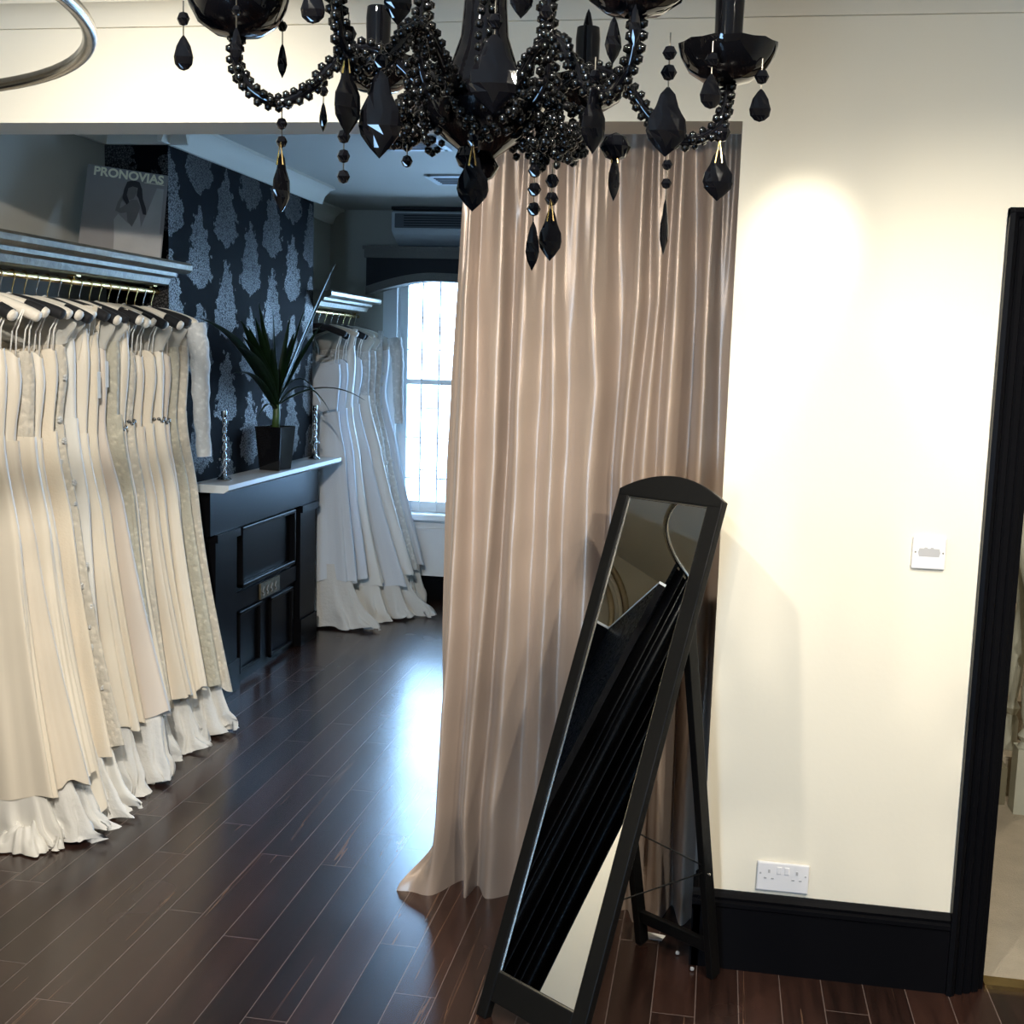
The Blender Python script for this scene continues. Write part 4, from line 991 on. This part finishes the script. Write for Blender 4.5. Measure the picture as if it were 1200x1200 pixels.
# ------------------------------------------------------------------ round rail, fitting room drapes (seen in the mirror)
RC, RR = Vector((-2.074, 1.839, 2.35)), .922
rg = thing('curtain_ring_rail', RC, 'round brushed metal curtain rail hanging at top left of the room', 'curtain rail')
MB().tube([RC+Vector((RR*math.cos(a), RR*math.sin(a), 0)) for a in [2*PI*k/96 for k in range(96)]], .0145, 14, closed=True).build('ring', MT['chrome'], rg, smooth=True)
for a in (1.9, 3.6, 5.6):
    p = RC+Vector((RR*math.cos(a), RR*math.sin(a), 0)); MB().tube([p, (p.x, p.y, H)], .007, 8).build('hanger_rod', MT['chrome'], rg)
rows = []; n = 120
for i in range(31):
    z = 2.32*(1-i/30)+.012; row = []
    for k in range(n+1):
        a = math.radians(lerp(138, 168, k/n)); r = RR+(.030+.015*(1-z/2.3))*math.sin(k*.42+.4*math.sin(z*2))*(.6+.4*math.sin(k*.11)); dz = .02*math.sin(k*.42) if i == 0 else 0
        p = RC+Vector((r*math.cos(a), r*math.sin(a), 0)); row.append((p.x, p.y, max(.01, z+dz)))
    rows.append(row)
tag(MB().grid(rows).build('fitting_room_curtain', MT['damask'], smooth=True, thick=.004), 'black damask curtain hanging from the round rail, reflected in the standing mirror', 'curtain')
sc = thing('folding_screen', (-2.6, 2.86, 0), 'black patterned folding screen with pale top edge, reflected in the standing mirror', 'screen')
def scr(p0, p1, zt):
    p0, p1 = Vector(p0), Vector(p1); d = p1-p0; L = d.length; d.normalize(); nn = d.cross(Vector((0, 0, 1)))
    o = MB().obox((p0+p1)/2+Vector((0, 0, zt/2+.002)), d, nn, (0, 0, 1), L/2, .014, zt/2).build('panel', MT['damask'], sc)
    MB().obox((p0+p1)/2+Vector((0, 0, zt+.008)), d, nn, (0, 0, 1), L/2, .016, .006).build('top_edge', MT['white'], o)
scr((-1.94, 2.69, 0), (-2.84, 2.58, 0), 1.87); scr((-2.86, 2.59, 0), (-3.0, 3.30, 0), 1.87)
# arched mirror frame high on the left wall
am = thing('arched_moulding', (-4.07, 2.66, 1.0), 'gilded arched moulding on the cream wall, reflected in the standing mirror', 'moulding')
cy_, cz_ = 2.66, 2.20
def archpts(r): return [Vector((0, cy_+r, .9))]+[Vector((0, cy_+r*math.cos(PI*k/32), cz_+r*math.sin(PI*k/32))) for k in range(33)]+[Vector((0, cy_-r, .9))]
for r, t, mt in ((.465, .022, 'gilt'), (.425, .016, 'wall'), (.40, .016, 'wall'), (.37, .020, 'gilt')):
    MB().tube([p+Vector((-4.062, 0, 0)) for p in archpts(r)], t, 8).build('arch_band', MT[mt], am, smooth=True)
sk = skirting('baseboard_recess', (-4.07, 2.0, 0), (-3.15, 2.0, 0), (0, -1, 0), .42)

# ------------------------------------------------------------------ stair in the hall
stn = thing('staircase', (1.4, 4.95, 0), 'pale turned stair balusters and newel glimpsed through the black door frame', 'staircase')
np_ = [(.045, 0), (.045, .30), (.03, .32), (.045, .345), (.025, .37), (.034, .42), (.040, .52), (.030, .62), (.022, .66), (.040, .69), (.028, .72), (.045, .74)]
def square_post(x, y, s_, z0, z1): return MB().box(x-s_, x+s_, y-s_, y+s_, z0, z1)
m = square_post(1.275, 4.88, .045, .0, .27)
m.lathe([(.040, .27), (.026, .29), (.042, .315), (.022, .345), (.036, .40), (.042, .49), (.030, .63), (.022, .69), (.040, .72), (.026, .75), (.034, .82), (.034, .93), (.05, .94), (.05, .98), (.02, 1.0)], (1.275, 4.88, 0), 16)
m.build('newel_post', MT['newel'], stn, smooth=True, angle=45)
for i in range(6):
    MB().box(1.22, 2.3, 5.05+.25*i, 6.95, .004+.17*i, .17*(i+1)).build('step', MT['carpet'], stn)
    x, y, zz = 1.275, 5.17+.25*i, .17*(i+1)
    MB().lathe([(.030, zz), (.030, zz+.12), (.018, zz+.15), (.032, zz+.18), (.016, zz+.21), (.026, zz+.28), (.032, zz+.40), (.022, zz+.55), (.016, zz+.62), (.030, zz+.65), (.024, zz+.70), (.024, zz+.80)], (x, y, 0), 14).build('baluster', MT['newel'], stn, smooth=True, angle=45)
MB().tube([(1.275, 4.88, .80), (1.275, 6.65, 2.0)], .032, 10).build('handrail', MT['newel'], stn, smooth=True)
MB().box(1.19, 1.22, 4.93, 6.9, .004, .16).build('string_board', MT['olive'], stn)

# ------------------------------------------------------------------ small things on the floor
pa = MB(); pa.prism([(0, 0), (.075, -.005), (.085, .03), (.02, .045)], (-.165, 3.47, .0008), (1, 0, 0), (0, 1, 0), (0, 0, 1), .0012)
tag(pa.build('paper_scrap', MT['pages']), 'white paper scrap on the boards under the mirror stand', 'paper')
for i, (x, y) in enumerate(((-.04, 3.39), (.005, 3.345-.04))):
    b = MB().ball((x, y, .007), .007, 1).build('fallen_crystal', mat('clear_glass_bead', (.75, .77, .8), .05, metal=.6, vary=.1))
    tag(b, ['small clear crystal on the boards nearer the mirror frame', 'small clear crystal on the boards beside the skirting corner'][i], 'crystal', 'loose crystals on the floor')

# ------------------------------------------------------------------ light
def spot(name, loc, target, watts, ang, col=(1., .87, .68), blend=.6, r=.03):
    l = bpy.data.lights.new(name, 'SPOT'); l.energy = watts; l.spot_size = math.radians(ang); l.spot_blend = blend; l.shadow_soft_size = r; l.color = col
    o = bpy.data.objects.new(name, l); COL.objects.link(o); o.location = loc
    o.rotation_euler = (Vector(target)-Vector(loc)).to_track_quat('-Z', 'Y').to_euler(); return o
WARM = (1., .93, .80)
spot('downlight_centre', (-.86, 2.35, 2.69), (-.5, 3.1, .5), 120, 118, WARM, 1.)
spot('downlight_beam', (-1.5, 2.35, 2.69), (-1.5, 3.36, 1.95), 48, 96, WARM, 1.)
spot('downlight_wall', (.25, 2.35, 2.69), (.19, 3.36, 2.07), 85, 19, WARM, 1., .02)
spot('downlight_door', (.8, 1.8, 2.69), (.62, 3.36, .8), 190, 84, WARM, 1.)
spot('downlight_left', (-.8, 1.0, 2.69), (-2.35, 4.3, 1.1), 440, 66, (1., .955, .87), 1.)
spot('fill_rear', (-.6, .6, 2.69), (-.4, 2.7, .1), 230, 104, WARM, 1.)  # added wide fill from above the camera
spot('fill_rear_right', (.9, .4, 2.69), (.4, 3.0, .5), 290, 100, WARM, 1.)  # added fill, right of the camera
spot('fill_recess', (-3.0, 1.2, 2.69), (-3.9, 1.9, .6), 230, 140, WARM, 1.)  # fill added to brighten the wall reflected in the mirror
spot('fill_rail', (-1.55, 4.3, 2.71), (-2.4, 4.4, 1.8), 12, 110, WARM, 1., .35)  # weak fill added in the back room for the near rail and magazine
spot('hall_lamp', (1.6, 5.2, 2.69), (1.5, 4.6, 0), 60, 150)
p = bpy.data.lights.new('window_portal', 'AREA'); p.shape = 'RECTANGLE'; p.size = 2.85; p.size_y = 1.66; p.cycles.is_portal = True
po = bpy.data.objects.new('window_portal', p); COL.objects.link(po); po.location = (-.95, 8.45, 1.46); po.rotation_euler = (-PI/2, 0, 0)
p2 = bpy.data.lights.new('added_door_portal', 'AREA'); p2.shape = 'RECTANGLE'; p2.size = .8; p2.size_y = 1.95; p2.cycles.is_portal = True  # sampling portal for the added glazed opening
po2 = bpy.data.objects.new('added_door_portal', p2); COL.objects.link(po2); po2.location = (-1.15, -2.58, 1.125); po2.rotation_euler = (PI/2, 0, 0)
W = bpy.data.worlds.new('sky'); S.world = W; W.use_nodes = True
bg = W.node_tree.nodes['Background']; bg.inputs['Color'].default_value = (.37, .64, 1., 1); bg.inputs['Strength'].default_value = 34.

# ------------------------------------------------------------------ camera
cd = bpy.data.cameras.new('camera'); cam = bpy.data.objects.new('camera', cd); COL.objects.link(cam); S.camera = cam
cd.sensor_width = 36; cd.lens = 42.0; cd.clip_start = .05
yaw, pitch, roll = -.169134, .130346, -.0307977
f = Vector((math.sin(yaw)*math.cos(pitch), math.cos(yaw)*math.cos(pitch), -math.sin(pitch)))
r = f.cross(Vector((0, 0, 1))).normalized(); d = f.cross(r)
r2 = r*math.cos(roll)+d*math.sin(roll); d2 = -r*math.sin(roll)+d*math.cos(roll)
mw = Matrix((r2, -d2, -f)).transposed().to_4x4(); mw.translation = Vector((0, 0, 1.75)); cam.matrix_world = mw

S.view_settings.view_transform = 'Standard'; S.view_settings.look = 'None'; S.view_settings.gamma = 1; S.view_settings.exposure = -.3
S.view_settings.use_curve_mapping = False
S.cycles.use_denoising = True; S.cycles.max_bounces = 10; S.cycles.diffuse_bounces = 5; S.cycles.glossy_bounces = 5; S.cycles.transparent_max_bounces = 12
S.cycles.caustics_reflective = False; S.cycles.caustics_refractive = False; S.cycles.sample_clamp_indirect = 6
